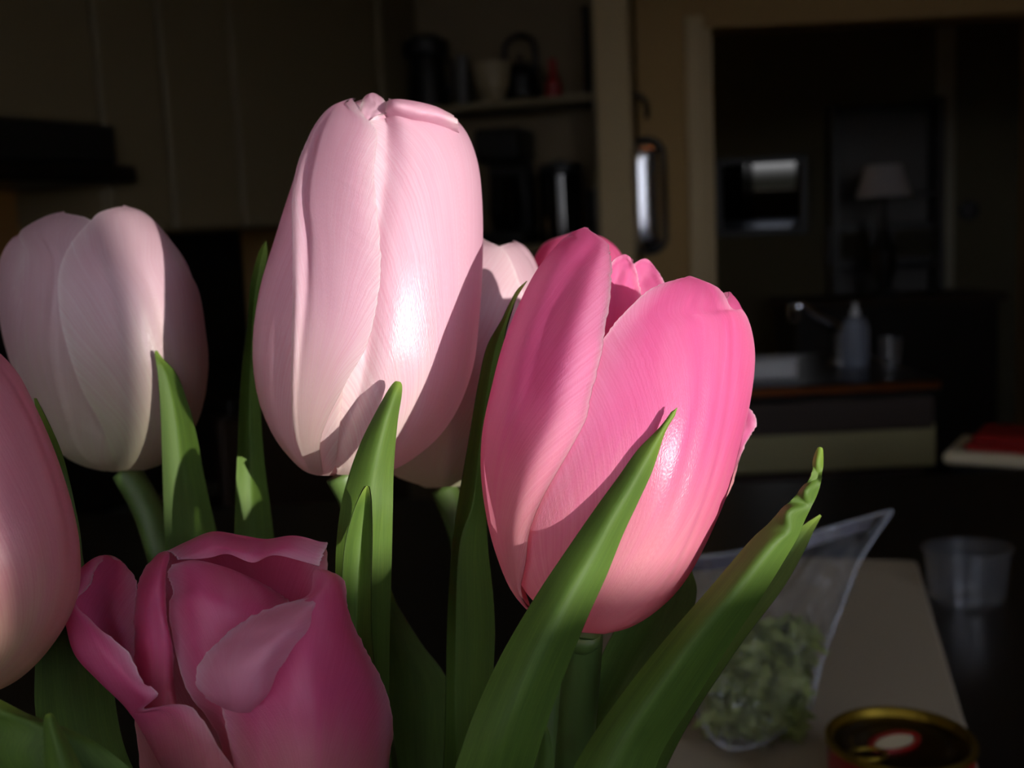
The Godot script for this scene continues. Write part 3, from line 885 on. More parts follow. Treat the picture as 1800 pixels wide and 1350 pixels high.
func build_ragged(deep: Tint, lip: Tint) -> void:
	var r := tulip("ragged open deep pink tulip in shade with curled petal rims", [[300, 1600, 500, 1600], [200, 1400, 680, 1400], [260, 1200, 660, 1200], [300, 1000, 600, 1000]], 0.185)
	var t: Node3D = r[0]
	var b: Bud = r[1]
	# back petal with the rolled rim
	free_petal(t, b, deep, zrows([
		[560, 1500, -14, 720, 1500, -18, 900, 1500, -22, 1060, 1500, -22, 1200, 1500, -21, 1380, 1500, -18, 1560, 1500, -12],
		[520, 900, -18, 700, 900, -22, 880, 900, -26, 1060, 900, -26, 1200, 900, -25, 1380, 900, -20, 1540, 900, -14],
		[520, 420, -16, 700, 410, -20, 880, 400, -24, 1030, 410, -25, 1150, 420, -23, 1300, 430, -18, 1420, 460, -12],
		[566, 222, -10, 700, 165, -14, 830, 122, -16, 980, 136, -18, 1110, 152, -17, 1260, 142, -12, 1388, 176, -8],
		[600, 196, -8, 690, 152, -10, 830, 100, -12, 970, 124, -14, 1070, 142, -14, 1210, 120, -11, 1392, 164, -6],
		[640, 214, -6, 720, 190, -7, 830, 160, -7, 950, 180, -8, 1060, 190, -9, 1190, 170, -7, 1372, 214, -4],
		[652, 232, -5, 730, 234, -6, 820, 224, -7, 905, 208, -8, 1024, 250, -8, 1140, 214, -7, 1352, 270, -4]]), {"nu": 60, "nv": 70, "jag": 4.0})
	# inner petal
	free_petal(t, b, deep, zrows([
		[900, 1500, 8, 1000, 1500, 10, 1150, 1500, 8, 1300, 1500, 2],
		[860, 1120, 6, 980, 1060, 8, 1150, 1000, 6, 1300, 950, 0],
		[690, 860, 4, 850, 780, 7, 1080, 700, 4, 1260, 650, -3],
		[612, 500, 2, 790, 480, 6, 1040, 500, 3, 1230, 520, -5],
		[632, 392, 1, 790, 370, 4, 1020, 410, 0, 1215, 455, -6],
		[602, 310, -1, 770, 285, 0, 960, 320, -4, 1150, 405, -8],
		[625, 262, -2, 735, 240, -3, 880, 272, -6, 1060, 350, -9]]), {"nu": 40, "nv": 56, "jag": 3.0})
	# narrow petal folded along its length
	free_petal(t, b, deep, zrows([
		[480, 1400, 0, 600, 1400, 4, 740, 1400, 4, 800, 1400, 2],
		[440, 960, -4, 520, 950, 3, 620, 940, 5, 646, 930, 3],
		[440, 660, -5, 500, 640, 4, 590, 640, 6, 630, 690, 4],
		[442, 480, -5, 496, 460, 4, 560, 460, 6, 602, 560, 4],
		[470, 320, -5, 520, 330, 3, 565, 340, 5, 592, 395, 3],
		[540, 225, -6, 565, 225, -1, 585, 240, 1, 592, 300, 1],
		[590, 198, -7, 600, 198, -5, 610, 205, -4, 612, 225, -3]]), {"nu": 30, "nv": 56, "jag": 4.0})
	# drooping outer petal with a curled margin
	free_petal(t, b, deep, zrows([
		[960, 1560, -2, 860, 1500, 0, 700, 1480, 8, 900, 1460, 12, 1050, 1440, 14],
		[900, 1400, -2, 760, 1350, 0, 610, 1320, 8, 780, 1280, 13, 945, 1290, 15],
		[760, 1180, -2, 640, 1120, 0, 520, 1150, 8, 680, 1080, 13, 830, 1120, 15],
		[640, 1050, -3, 560, 1030, 0, 470, 1060, 7, 590, 990, 11, 705, 955, 12],
		[560, 980, -3, 500, 980, 0, 430, 1000, 6, 455, 985, 8, 490, 975, 9],
		[500, 930, -4, 440, 920, -1, 370, 930, 6, 470, 930, 10, 558, 900, 11],
		[470, 820, -7, 380, 800, -4, 265, 830, 5, 390, 830, 10, 485, 840, 10],
		[455, 690, -9, 340, 660, -7, 150, 700, 4, 280, 690, 9, 405, 690, 9],
		[455, 590, -10, 310, 560, -9, 106, 540, 2, 190, 560, 7, 268, 578, 7],
		[460, 460, -10, 300, 430, -10, 94, 440, 1, 120, 448, 5, 150, 452, 5],
		[450, 345, -9, 310, 330, -9, 140, 330, 1, 170, 350, 4, 215, 370, 4],
		[400, 270, -7, 330, 235, -7, 225, 245, -1, 225, 270, 2, 242, 296, 3],
		[330, 225, -5, 310, 216, -5, 290, 214, -3, 285, 220, -2, 285, 228, -2]]), {"nu": 44, "nv": 80, "jag": 4.5})
	# big front petal with its rim turned over
	free_petal(t, b, deep, zrows([
		[960, 1560, 12, 1100, 1560, 17, 1300, 1560, 18, 1500, 1560, 10, 1640, 1560, -6],
		[930, 1250, 13, 1080, 1250, 18, 1320, 1250, 19, 1560, 1250, 10, 1698, 1240, -8],
		[880, 1000, 12, 1060, 1010, 17, 1320, 1000, 19, 1560, 1000, 9, 1714, 1020, -8],
		[850, 860, 11, 1060, 860, 15, 1300, 800, 18, 1540, 800, 8, 1660, 830, -8],
		[880, 700, 10, 1080, 660, 13, 1300, 610, 15, 1480, 600, 8, 1560, 640, -6],
		[960, 585, 8, 1120, 510, 10, 1310, 450, 11, 1440, 400, 6, 1494, 490, -4],
		[1040, 520, 7, 1180, 470, 8, 1312, 425, 8, 1400, 318, 4, 1480, 350, -4],
		[1100, 490, 6, 1220, 455, 6, 1310, 400, 4, 1330, 290, 0, 1400, 292, -5]]), {"nu": 50, "nv": 70, "jag": 3.0})
	# the turned over rim of that petal, one sheet with its fold
	free_petal(t, b, lip, zrows([
		[880, 962, 13.5, 905, 972, 15, 945, 985, 16.5, 1000, 985, 16.5, 1060, 975, 14],
		[785, 912, 14, 860, 920, 17, 950, 925, 19, 1050, 915, 19, 1130, 880, 15],
		[744, 820, 14, 850, 820, 18, 950, 815, 20, 1060, 810, 20, 1160, 785, 15],
		[780, 720, 13, 880, 720, 17, 980, 720, 19.5, 1100, 725, 20, 1220, 720, 15],
		[850, 648, 12, 940, 640, 15.5, 1040, 640, 18, 1160, 645, 19, 1285, 645, 14],
		[955, 556, 11, 1030, 560, 13.5, 1120, 560, 16, 1230, 565, 17, 1335, 590, 13],
		[1100, 482, 9.5, 1160, 485, 11, 1220, 490, 13, 1290, 497, 14, 1360, 530, 10],
		[1300, 424, 9, 1310, 430, 10, 1322, 440, 11, 1340, 455, 11, 1370, 470, 8]]), {"nu": 44, "nv": 56, "jag": 5.0})
	stem(t, b.origin, [[400, 1640, 0.185], [430, 1800, 0.2]], 0.0034)
	leaf(t, b.origin, 0.196, [[600, 1480, 690, 1480, 1, 0], [600, 1250, 668, 1250, -2, 0, 0.5], [600, 1100, 654, 1130, -2.5, 0, 0.5], [602, 1010, 652, 1040, -2.5, 0, 0.55], [608, 950, 654, 950, -2.5, 0, 0.6], [622, 898, 653, 890, -1.5, 0, 0.6], [636, 866, 650, 864, -0.5, 0], [644, 854, 647, 854, 0, 0]])
	leaf(t, b.origin, 0.188, [[900, 1600, 1040, 1600, 2, -6], [990, 1390, 1135, 1390, 4, 0, 0.5], [1030, 1312, 1168, 1312, 4.5, 0, 0.48], [1100, 1212, 1232, 1212, 5, 0, 0.46], [1180, 1112, 1290, 1120, 5, 0, 0.46], [1250, 1032, 1340, 1046, 4.4, 0, 0.48], [1318, 952, 1390, 964, 3.6, 0, 0.54], [1350, 922, 1404, 938, 2.6, 0, 0.62], [1374, 896, 1414, 914, 3.0, 0, 0.3], [1392, 878, 1426, 890, 0.2, 1, 0.7], [1408, 862, 1436, 868, 2.2, 0, 0.3], [1424, 838, 1444, 842, -0.6, 1, 0.6], [1431, 812, 1445, 816, 1.0, 0, 0.4], [1437, 792, 1444, 793, 0.3, 0], [1440, 786, 1442, 786, 0, 0]])

# ------------------------------------------------------------------ things on the counter
func build_counter_things() -> void:
	# pale board
	var f1 := on_height(1612, 985, COUNTER + 0.012)
	var n1 := on_height(1722, 1350, COUNTER + 0.012)
	var along := (n1 - f1)
	along.y = 0
	var ln := 0.52
	var dir := along.normalized()
	var across := Vector3(dir.z, 0, -dir.x)
	if across.x > 0: across = -across
	var w := 0.30
	var c := f1 + dir * ln / 2 + across * w / 2
	c.y = COUNTER + 0.0065
	var t := thing("cutting_board", "pale grey beige cutting board lying on the granite under the tin", "cutting board", c)
	put("board", box(Vector3(w, 0.012, ln), Vector3.ZERO, 0.003), M.board, t, Transform3D(Basis(-across, Vector3.UP, (-across).cross(Vector3.UP)), Vector3.ZERO))
	# tin
	var top := COUNTER + 0.0125 + 0.045
	var tc := on_height(1582, 1296, top)
	var k := thing("tin", "round red tin with a golden rim and pull tab lid on the pale board", "tin", Vector3(tc.x, COUNTER + 0.0125, tc.z))
	var R := (on_height(1714, 1296, top) - on_height(1450, 1296, top)).length() / 2
	put("body", lathe([Vector2(0, 0), Vector2(R - 0.004, 0), Vector2(R - 0.001, 0.002), Vector2(R - 0.0015, 0.006), Vector2(R - 0.0015, 0.038), Vector2(R - 0.002, 0.041)], 64), M.red, k)
	put("rim", lathe([Vector2(R - 0.002, 0.041), Vector2(R, 0.0425), Vector2(R, 0.0445), Vector2(R - 0.001, 0.0455), Vector2(R - 0.003, 0.045), Vector2(R - 0.004, 0.041)], 64), M.gold, k)
	put("lid", lathe([Vector2(R - 0.004, 0.041), Vector2(R - 0.007, 0.0405), Vector2(R - 0.009, 0.0418), Vector2(R - 0.012, 0.0418), Vector2(R - 0.014, 0.0408), Vector2(R - 0.02, 0.041), Vector2(0, 0.0412)], 64), M.gold_dark, k)
	var em := put("emblem", lathe([Vector2(0.0, 0.0), Vector2(0.011, 0.0), Vector2(0.0125, -0.0006)], 32, 1.0, 0.55), M.cream, k, Transform3D(Basis(Vector3.UP, 0.5), Vector3(-0.002, 0.0421, -0.002)))
	put("emblem_band", lathe([Vector2(0.0125, -0.0006), Vector2(0.0125, 0.0004), Vector2(0.0155, 0.0004), Vector2(0.0158, -0.0006)], 32, 1.0, 0.6), M.red, em)
	var st := SurfaceTool.new()
	st.begin(Mesh.PRIMITIVE_TRIANGLES)
	var ring := []
	var rr := []
	for i in 25:
		var a := TAU * i / 24.0
		ring.append(Vector3(-0.006 - 0.014 + cos(a) * 0.009, 0.043, 0.012 + sin(a) * 0.006))
		rr.append(0.0009)
	add_tube(st, ring, rr, 8)
	st.generate_normals()
	put("pull_tab", st.commit(), M.gold, k)
	# plastic tub
	var tb := on_height(1700, 1058, COUNTER)
	var sc := (tb - EYE).length() / 2040.0
	var pt := thing("plastic_tub", "clear empty plastic tub standing on the dark granite beyond the board", "tub", tb)
	var q := 72.0 * sc
	put("bowl", lathe([Vector2(0, 0.0), Vector2(q * 0.8, 0.0), Vector2(q * 0.84, 0.004), Vector2(q * 0.97, q * 1.25), Vector2(q * 0.955, q * 1.25), Vector2(q * 0.82, 0.005), Vector2(0, 0.0015)], 40, 1.0, 0.8), M.tub, pt)
	put("rim", lathe([Vector2(q * 0.97, q * 1.25), Vector2(q * 1.03, q * 1.26), Vector2(q * 1.03, q * 1.31), Vector2(q * 0.955, q * 1.31), Vector2(q * 0.955, q * 1.25)], 40, 1.0, 0.8), M.tub, pt)
	build_bag()

func build_bag() -> void:
	var d := 0.70
	var foot := on_height(1300, 1300, COUNTER + 0.016)
	d = -(cam_basis.inverse() * (foot - EYE)).z
	var t := thing("zip_bag", "clear plastic zip bag with a violet seal leaning up behind the long leaf", "bag", foot)
	# two films, front and rear, joined along the sides
	var front := [
		[Vector3(1205, 1215, 4), Vector3(1265, 1310, 22), Vector3(1330, 1312, 26), Vector3(1400, 1270, 8), Vector3(1425, 1240, 0)],
		[Vector3(1190, 1150, 10), Vector3(1255, 1220, 40), Vector3(1330, 1225, 44), Vector3(1410, 1180, 24), Vector3(1448, 1150, 0)],
		[Vector3(1180, 1080, 8), Vector3(1250, 1120, 34), Vector3(1340, 1110, 38), Vector3(1430, 1080, 20), Vector3(1482, 1060, 0)],
		[Vector3(1180, 1020, 3), Vector3(1260, 1030, 14), Vector3(1350, 1020, 18), Vector3(1450, 995, 8), Vector3(1512, 985, 0)],
		[Vector3(1190, 985, 0), Vector3(1270, 975, 3), Vector3(1370, 955, 4), Vector3(1470, 925, 2), Vector3(1568, 898, 0)]]
	var lean := func(p: Vector3) -> Vector3: return p - Vector3(0, 0, 30.0 * (1300.0 - p.y) / 340.0)
	var rear := []
	for r in front:
		var row := []
		for p in r: row.append(lean.call(Vector3(p.x + 4, p.y - 6, -p.z * 0.6 - 1.0)))
		rear.append(row)
	for r in front:
		for i in r.size(): r[i] = lean.call(r[i])
	var white := func(_u: float, _v: float, _s: int) -> Color: return Color.WHITE
	for g in [front, rear]:
		var P := sheet_points(g, d, 70, 80, foot, 9.0, 3.0 if g == front else 8.0, 11.0)
		put("film", shell(P, 0.0003, white, func(p: Vector3) -> Vector3: return (EYE - foot - p).normalized(), true), M.film, t)
	var z0 := [Vector3(1186, 1006, 4), Vector3(1270, 1000, 8), Vector3(1370, 978, 9), Vector3(1460, 950, 6), Vector3(1530, 930, 2)]
	var z1 := []
	for i in z0.size():
		z1.append(lean.call(z0[i] + Vector3(5, -22, 0)))
		z0[i] = lean.call(z0[i])
	put("zip_seal", shell(sheet_points([z0, z1], d, 40, 4, foot), 0.0016, white, func(p: Vector3) -> Vector3: return (EYE - foot - p).normalized()), M.zip, t)
	for e in [[[1425, 1240, 0], [1448, 1150, 0], [1482, 1060, 0], [1512, 985, 0], [1568, 898, 0]], [[1190, 985, 0], [1270, 975, 3], [1370, 955, 4], [1470, 925, 2], [1568, 898, 0]], [[1205, 1215, 4], [1262, 1306, 20], [1330, 1310, 24], [1400, 1270, 8], [1425, 1240, 0]]]:
		var pts := []
		for q in e:
			var w: Vector3 = lean.call(Vector3(q[0], q[1], q[2]))
			pts.append(at(w.x, w.y, d - w.z / 1000.0) - foot)
		put("welded_edge", tube(pts, 0.0012, 0.0012, 30, 8), M.edge_film, t)
	# greens inside
	var rng := RandomNumberGenerator.new()
	rng.seed = 77
	var st := SurfaceTool.new()
	st.begin(Mesh.PRIMITIVE_TRIANGLES)
	for i in 900:
		var px := rng.randf_range(1218, 1432)
		var py := rng.randf_range(1095, 1292)
		var low := (py - 1110) / 180.0
		px = lerpf(px, 1325 + (px - 1325) * 0.6, low * 0.6)
		var p := at(px, py, d + 0.03 * (1300.0 - py) / 340.0 - rng.randf_range(-0.004, 0.02)) - foot
		var a := Vector3(rng.randfn(), rng.randfn(), rng.randfn()).normalized() * rng.randf_range(0.006, 0.012)
		var e := a.cross(Vector3(rng.randfn(), rng.randfn(), rng.randfn()).normalized()).normalized() * rng.randf_range(0.002, 0.005)
		var n := a.cross(e).normalized() * 0.0015
		for tri in [[p - a, p - e, p + n], [p - e, p + a, p + n], [p + a, p + e, p + n], [p + e, p - a, p + n]]:
			for m in tri:
				st.set_uv(Vector2.ZERO)
				st.add_vertex(m)
	st.generate_normals()
	var g := put("salad_greens", st.commit(), M.herb, self, Transform3D(Basis(), foot))
	tag(g, "tangle of green salad leaves packed inside the clear zip bag", "salad greens")
	g.set_meta("kind", "stuff")

# ------------------------------------------------------------------ the kitchen behind
var run_o: Vector3
var run_x: Vector3
var run_n: Vector3

func run_local(px: float, py: float, out := 0.0) -> Vector3:
	var p := on_plane(px, py, run_o + run_n * out, run_n) - run_o
	return Vector3(p.dot(run_x), p.y, p.dot(run_n))

func frame_box(parent: Node3D, called: String, x0: float, x1: float, y0: float, y1: float, z0: float, z1: float, m: Material, bev := 0.004) -> MeshInstance3D:
	return put(called, box(Vector3(absf(x1 - x0), absf(y1 - y0), absf(z1 - z0)), Vector3((x0 + x1) / 2, (y0 + y1) / 2, (z0 + z1) / 2), bev), m, parent)

func build_back() -> void:
	# run of cabinets receding from the camera's side to the corner
	var a := Vector3(-0.964, 0, -2.1)
	var c := Vector3(-0.343, 0, -3.2)
	run_o = a
	run_x = (c - a).normalized()
	run_n = Vector3(-run_x.z, 0, run_x.x)
	if run_n.dot(EYE - a) < 0: run_n = -run_n
	var xf := Transform3D(Basis(run_x, Vector3.UP, run_x.cross(Vector3.UP)), run_o)
	var zs := 1.0 if run_x.cross(Vector3.UP).dot(run_n) > 0 else -1.0
	var x0 := run_local(-260, 200).x
	var x1 := run_local(178, 200).x
	var x2 := run_local(292, 200).x
	var x3 := run_local(416, 200).x
	var x4 := run_local(688, 200).x
	var yb := run_local(360, 405).y
	var yh := run_local(100, 215).y
	var spans := [[x0, x1, yh, "wall cabinet above the dark range hood"], [x1, x2, yb, "narrow beige wall cabinet beside the dark range hood"], [x2, x3, yb, "beige wall cabinet between the narrow one and the wide one"], [x3, x4, yb, "wide beige wall cabinet next to the open shelves"]]
	for s in spans:
		var t := thing("wall_cabinet", s[3], "cabinet", run_o, "beige wall cabinets")
		t.basis = xf.basis
		frame_box(t, "body", s[0] + 0.001, s[1] - 0.001, s[2], 2.3, -zs * 0.3, -zs * 0.022, M.cabinet)
		frame_box(t, "door", s[0] + 0.004, s[1] - 0.006, s[2] + 0.004, 2.28, -zs * 0.021, 0, M.cabinet, 0.004)
	# hood
	var hd := thing("range_hood", "black range hood under the short wall cabinet", "range hood", run_o)
	hd.basis = xf.basis
	var hb := run_local(100, 318, 0.06).y
	frame_box(hd, "canopy", x0, x1 + 0.01, hb + 0.035, yh - 0.002, -zs * 0.3, zs * 0.03, M.dark, 0.008)
	frame_box(hd, "lip", x0, x1 + 0.03, hb, hb + 0.034, -zs * 0.3, zs * 0.06, M.black, 0.006)
	# base cabinets, counter and range below
	var bc := thing("base_cabinet", "dark base cabinet with a granite top below the beige wall cabinets", "cabinet", run_o)
	bc.basis = xf.basis
	frame_box(bc, "body", x1 + 0.02, x4 - 0.36, 0.0, 0.86, -zs * 0.3, zs * 0.24, M.brown)
	frame_box(bc, "counter_top", x1 + 0.02, x4 - 0.36, 0.861, 0.9, -zs * 0.3, zs * 0.27, M.granite)
	frame_box(bc, "splashback", x1 + 0.02, x4 - 0.36, 0.901, yb - 0.002, -zs * 0.3, -zs * 0.27, M.black)
	var rg := thing("range", "black kitchen range below the hood", "stove", run_o)
	rg.basis = xf.basis
	frame_box(rg, "body", x0, x1 - 0.01, 0.0, 0.89, -zs * 0.3, zs * 0.25, M.black)
	frame_box(rg, "back_guard", x0, x1 - 0.01, 0.891, hb - 0.25, -zs * 0.3, -zs * 0.22, M.black)
	frame_box(rg, "handle", x0 + 0.05, x1 - 0.05, 0.72, 0.745, zs * 0.255, zs * 0.29, M.steel)
	# corner shelves
	build_shelves()
	build_beyond()
	build_sink()

func build_shelves() -> void:
	var b0 := Vector3(-0.335, 0, -3.2)
	var c0 := Vector3(0.265, 0, -3.0)
	var ux := (c0 - b0).normalized()
	var un := Vector3(-ux.z, 0, ux.x)
	if un.z < 0: un = -un
	var xf := Transform3D(Basis(ux, Vector3.UP, ux.cross(Vector3.UP)), b0)
	var loc := func(px: float, py: float, back: float) -> Vector3:
		var p := on_plane(px, py, b0 - un * back, un) - b0
		return Vector3(p.dot(ux), p.y, p.dot(xf.basis.z))
	var zb := signf(xf.basis.z.dot(un))
	var wd: float = b0.distance_to(c0)
	var t := thing("shelf_unit", "open beige corner shelf unit holding kitchen things", "shelves", b0)
	t.basis = xf.basis
	var dp := 0.26
	frame_box(t, "side_panel", 0, 0.02, 0, 2.3, -zb * dp, 0, M.cabinet)
	frame_box(t, "side_panel", wd - 0.02, wd, 0, 2.3, -zb * dp, 0, M.cabinet)
	frame_box(t, "stile", wd - 0.005, wd + 0.085, 0, 2.3, -zb * 0.03, zb * 0.02, M.trim)
	frame_box(t, "back_panel", 0.02, wd - 0.02, 0, 2.3, -zb * dp, -zb * (dp - 0.015), M.cabinet_inside)
	var ys: float = loc.call(950, 170, 0.0).y
	var yl: float = loc.call(980, 428, 0.0).y
	for y in [ys, yl, 0.88, 2.28]:
		frame_box(t, "shelf", 0.021, wd - 0.021, y - 0.02, y, -zb * (dp - 0.016), -zb * 0.002, M.cabinet)
	# things on the upper shelf: [name, label, category, left px, other px, top py, kind, material]
	var items := [
		["jug", "tall dark jug with a broad lid at the end of the upper shelf", "jug", 705, 790, 62, "jug", "black"],
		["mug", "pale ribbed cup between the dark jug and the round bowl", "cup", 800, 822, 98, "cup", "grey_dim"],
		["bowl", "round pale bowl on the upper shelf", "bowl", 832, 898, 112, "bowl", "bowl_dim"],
		["kettle", "black kettle with a raised lid behind the pale bowl", "kettle", 876, 948, 60, "kettle", "black"],
		["bottle", "small red bottle on the upper shelf", "bottle", 956, 986, 104, "bottle", "red"],
		["canister", "tall black canister beside the post on the upper shelf", "canister", 1022, 1064, 4, "canister", "black"]]
	for it in items:
		var depth: float = {"kettle": 0.19, "bowl": 0.075}.get(it[6], 0.12)
		shelf_item(it, loc, xf, ys, depth, zb)
	var low := [
		["coffee_maker", "wide black coffee maker on the lower shelf", "coffee maker", 846, 928, 228, "maker", "black"],
		["canister", "glossy black canister catching the window's light on the lower shelf", "canister", 948, 1020, 282, "canister", "black_gloss"],
		["canister", "short dark canister beside the post on the lower shelf", "canister", 1030, 1066, 330, "canister", "black"]]
	for it in low:
		shelf_item(it, loc, xf, yl, 0.09, zb)
	# hook and hanging pan on the wall by the post
	var p := on_plane(1136, 345, Vector3(0, 0, PART), Vector3.BACK)
	var s := (p - EYE).length() / FPX
	var pn := thing("hanging_pan", "narrow oblong pan with a shiny face hanging from a hook by the opening", "pan", Vector3(p.x, p.y, PART + 0.03))
	var hh := 97.0 * s
	var hw := 30.0 * s
	var prof := []
	put("dish", slot_mesh(hw, hh, 0.028, 0.7), M.chrome, pn, Transform3D(Basis(), Vector3(0, 0, 0.0)))
	put("rim", slot_ring(hw, hh, 0.005), M.dark, pn, Transform3D(Basis(), Vector3(0, 0, 0.006)))
	put("cap", box(Vector3(hw * 0.9, hh * 0.09, 0.02), Vector3(0, hh * 0.82, 0.012), 0.006), M.copper, pn)
	var hk := thing("wall_hook", "dark curved hook on the beige wall above the oblong pan", "hook", Vector3(0, 0, 0))
	var q := on_plane(1116, 185, Vector3(0, 0, PART), Vector3.BACK)
	var pts := [q + Vector3(0.03, -0.035, 0.012), q + Vector3(0.026, 0.0, 0.03), q + Vector3(0.004, 0.022, 0.035), q + Vector3(-0.022, 0.012, 0.024), q + Vector3(-0.024, 0.006, 0.003)]
	hk.position = q
	for i in pts.size(): pts[i] = pts[i] - q
	put("hook", tube(pts, 0.006, 0.008, 20), M.dark, hk)

# a bar with round ends, bulging forward
func slot_mesh(hw: float, hh: float, depth: float, inner: float) -> Mesh:
	var st := SurfaceTool.new()
	st.begin(Mesh.PRIMITIVE_TRIANGLES)
	st.set_smooth_group(0)
	var rings := []
	var levels := [[1.0, 0.0], [1.0, 0.25], [0.95, 0.55], [0.8, 0.8], [0.45, 0.95], [0.05, 1.0]]
	for l in levels:
		var ring := []
		for k in 48:
			var a := TAU * k / 48.0
			var y := sin(a) * hw + (hh - hw) * signf(sin(a)) * minf(1.0, absf(sin(a)) * 6.0)
			ring.append(Vector3(cos(a) * hw * l[0], y * lerpf(1.0, l[0], 0.35), depth * l[1] - depth * 0.5))
		rings.append(ring)
	for i in rings.size() - 1:
		for k in 48:
			var m := (k + 1) % 48
			for p in [rings[i][k], rings[i + 1][k], rings[i + 1][m], rings[i][k], rings[i + 1][m], rings[i][m]]:
				st.add_vertex(p)
	st.generate_normals()
	return st.commit()

func slot_ring(hw: float, hh: float, r: float) -> Mesh:
	var st := SurfaceTool.new()
	st.begin(Mesh.PRIMITIVE_TRIANGLES)
	var pts := []
	var rr := []
	for k in 49:
		var a := TAU * k / 48.0
		pts.append(Vector3(cos(a) * hw * 1.04, sin(a) * hw + (hh - hw) * signf(sin(a)) * minf(1.0, absf(sin(a)) * 6.0), -0.008))
		rr.append(r)
	add_tube(st, pts, rr, 8)
	st.generate_normals()
	return st.commit()

func shelf_item(it: Array, loc: Callable, xf: Transform3D, y: float, depth: float, zb: float) -> void:
	var l: Vector3 = loc.call(it[3], it[5], depth)
	var r: Vector3 = loc.call(it[4], it[5], depth)
	var w := r.x - l.x
	var h := (l.y + r.y) / 2 - y
	var t := thing(it[0], it[1], it[2], xf * Vector3((l.x + r.x) / 2, y, -zb * depth))
	t.basis = xf.basis
	var R := w / 2
	var m: Material = M[it[7]]
	match it[6]:
		"jug":
			put("body", lathe([Vector2(0, 0), Vector2(R * 0.8, 0), Vector2(R * 0.82, h * 0.02), Vector2(R * 0.7, h * 0.5), Vector2(R * 0.62, h * 0.7)]), m, t)
			put("lid", lathe([Vector2(R * 0.62, h * 0.7), Vector2(R * 0.85, h * 0.74), Vector2(R * 0.85, h * 0.9), Vector2(R * 0.5, h * 0.98), Vector2(0, h)]), M.dark, t)
			put("handle", tube([Vector3(R * 0.6, h * 0.68, 0), Vector3(R * 0.98, h * 0.6, 0), Vector3(R * 0.98, h * 0.3, 0), Vector3(R * 0.75, h * 0.15, 0)], R * 0.1, R * 0.1), M.dark, t)
		"cup":
			put("body", lathe([Vector2(0, 0), Vector2(R * 0.85, 0), Vector2(R, h * 0.1), Vector2(R, h), Vector2(R * 0.88, h), Vector2(R * 0.86, h * 0.1), Vector2(0, h * 0.08)]), m, t)
		"bowl":
			put("body", lathe([Vector2(0, 0), Vector2(R * 0.45, 0), Vector2(R * 0.5, h * 0.08), Vector2(R * 0.8, h * 0.4), Vector2(R * 0.98, h * 0.95), Vector2(R, h), Vector2(R * 0.94, h), Vector2(R * 0.74, h * 0.42), Vector2(0, h * 0.12)]), m, t)
		"kettle":
			put("body", lathe([Vector2(0, 0), Vector2(R * 0.85, 0), Vector2(R * 0.98, h * 0.12), Vector2(R * 0.9, h * 0.4), Vector2(R * 0.5, h * 0.58), Vector2(0, h * 0.62)]), m, t)
			put("handle", tube([Vector3(-R * 0.75, h * 0.45, 0), Vector3(-R * 0.7, h * 0.85, 0), Vector3(0, h * 0.98, 0), Vector3(R * 0.7, h * 0.85, 0), Vector3(R * 0.75, h * 0.45, 0)], R * 0.13, R * 0.13), M.black, t)
			put("knob", lathe([Vector2(R * 0.08, h * 0.6), Vector2(R * 0.16, h * 0.66), Vector2(R * 0.1, h * 0.72), Vector2(0, h * 0.73)], 20), M.dark, t)
		"bottle":
			put("body", lathe([Vector2(0, 0), Vector2(R * 0.95, 0), Vector2(R, h * 0.05), Vector2(R * 0.95, h * 0.4), Vector2(R * 0.5, h * 0.6), Vector2(R * 0.4, h * 0.8)]), m, t)
			put("cap", lathe([Vector2(R * 0.45, h * 0.8), Vector2(R * 0.48, h), Vector2(0, h)], 20), m, t)
		"maker":
			put("base", box(Vector3(w, h * 0.12, 0.14), Vector3(0, h * 0.06, 0), 0.006), m, t)
			put("column", box(Vector3(w * 0.9, h * 0.6, 0.05), Vector3(0, h * 0.42, -zb * 0.04), 0.006), m, t)
			put("head", box(Vector3(w, h * 0.28, 0.14), Vector3(0, h * 0.86, 0), 0.01), m, t)
			put("jug", lathe([Vector2(0, h * 0.125), Vector2(R * 0.6, h * 0.125), Vector2(R * 0.72, h * 0.3), Vector2(R * 0.55, h * 0.6), Vector2(0, h * 0.62)]), M.black_gloss, t, Transform3D(Basis(), Vector3(0, 0, zb * 0.015)))
		"canister":
			put("body", lathe([Vector2(0, 0), Vector2(R * 0.94, 0), Vector2(R, h * 0.02), Vector2(R, h * 0.82), Vector2(R * 0.96, h * 0.84)]), m, t)
			put("lid", lathe([Vector2(R * 0.96, h * 0.84), Vector2(R * 1.0, h * 0.86), Vector2(R * 1.0, h * 0.95), Vector2(R * 0.3, h * 0.98), Vector2(R * 0.2, h), Vector2(0, h)]), M.dark, t)

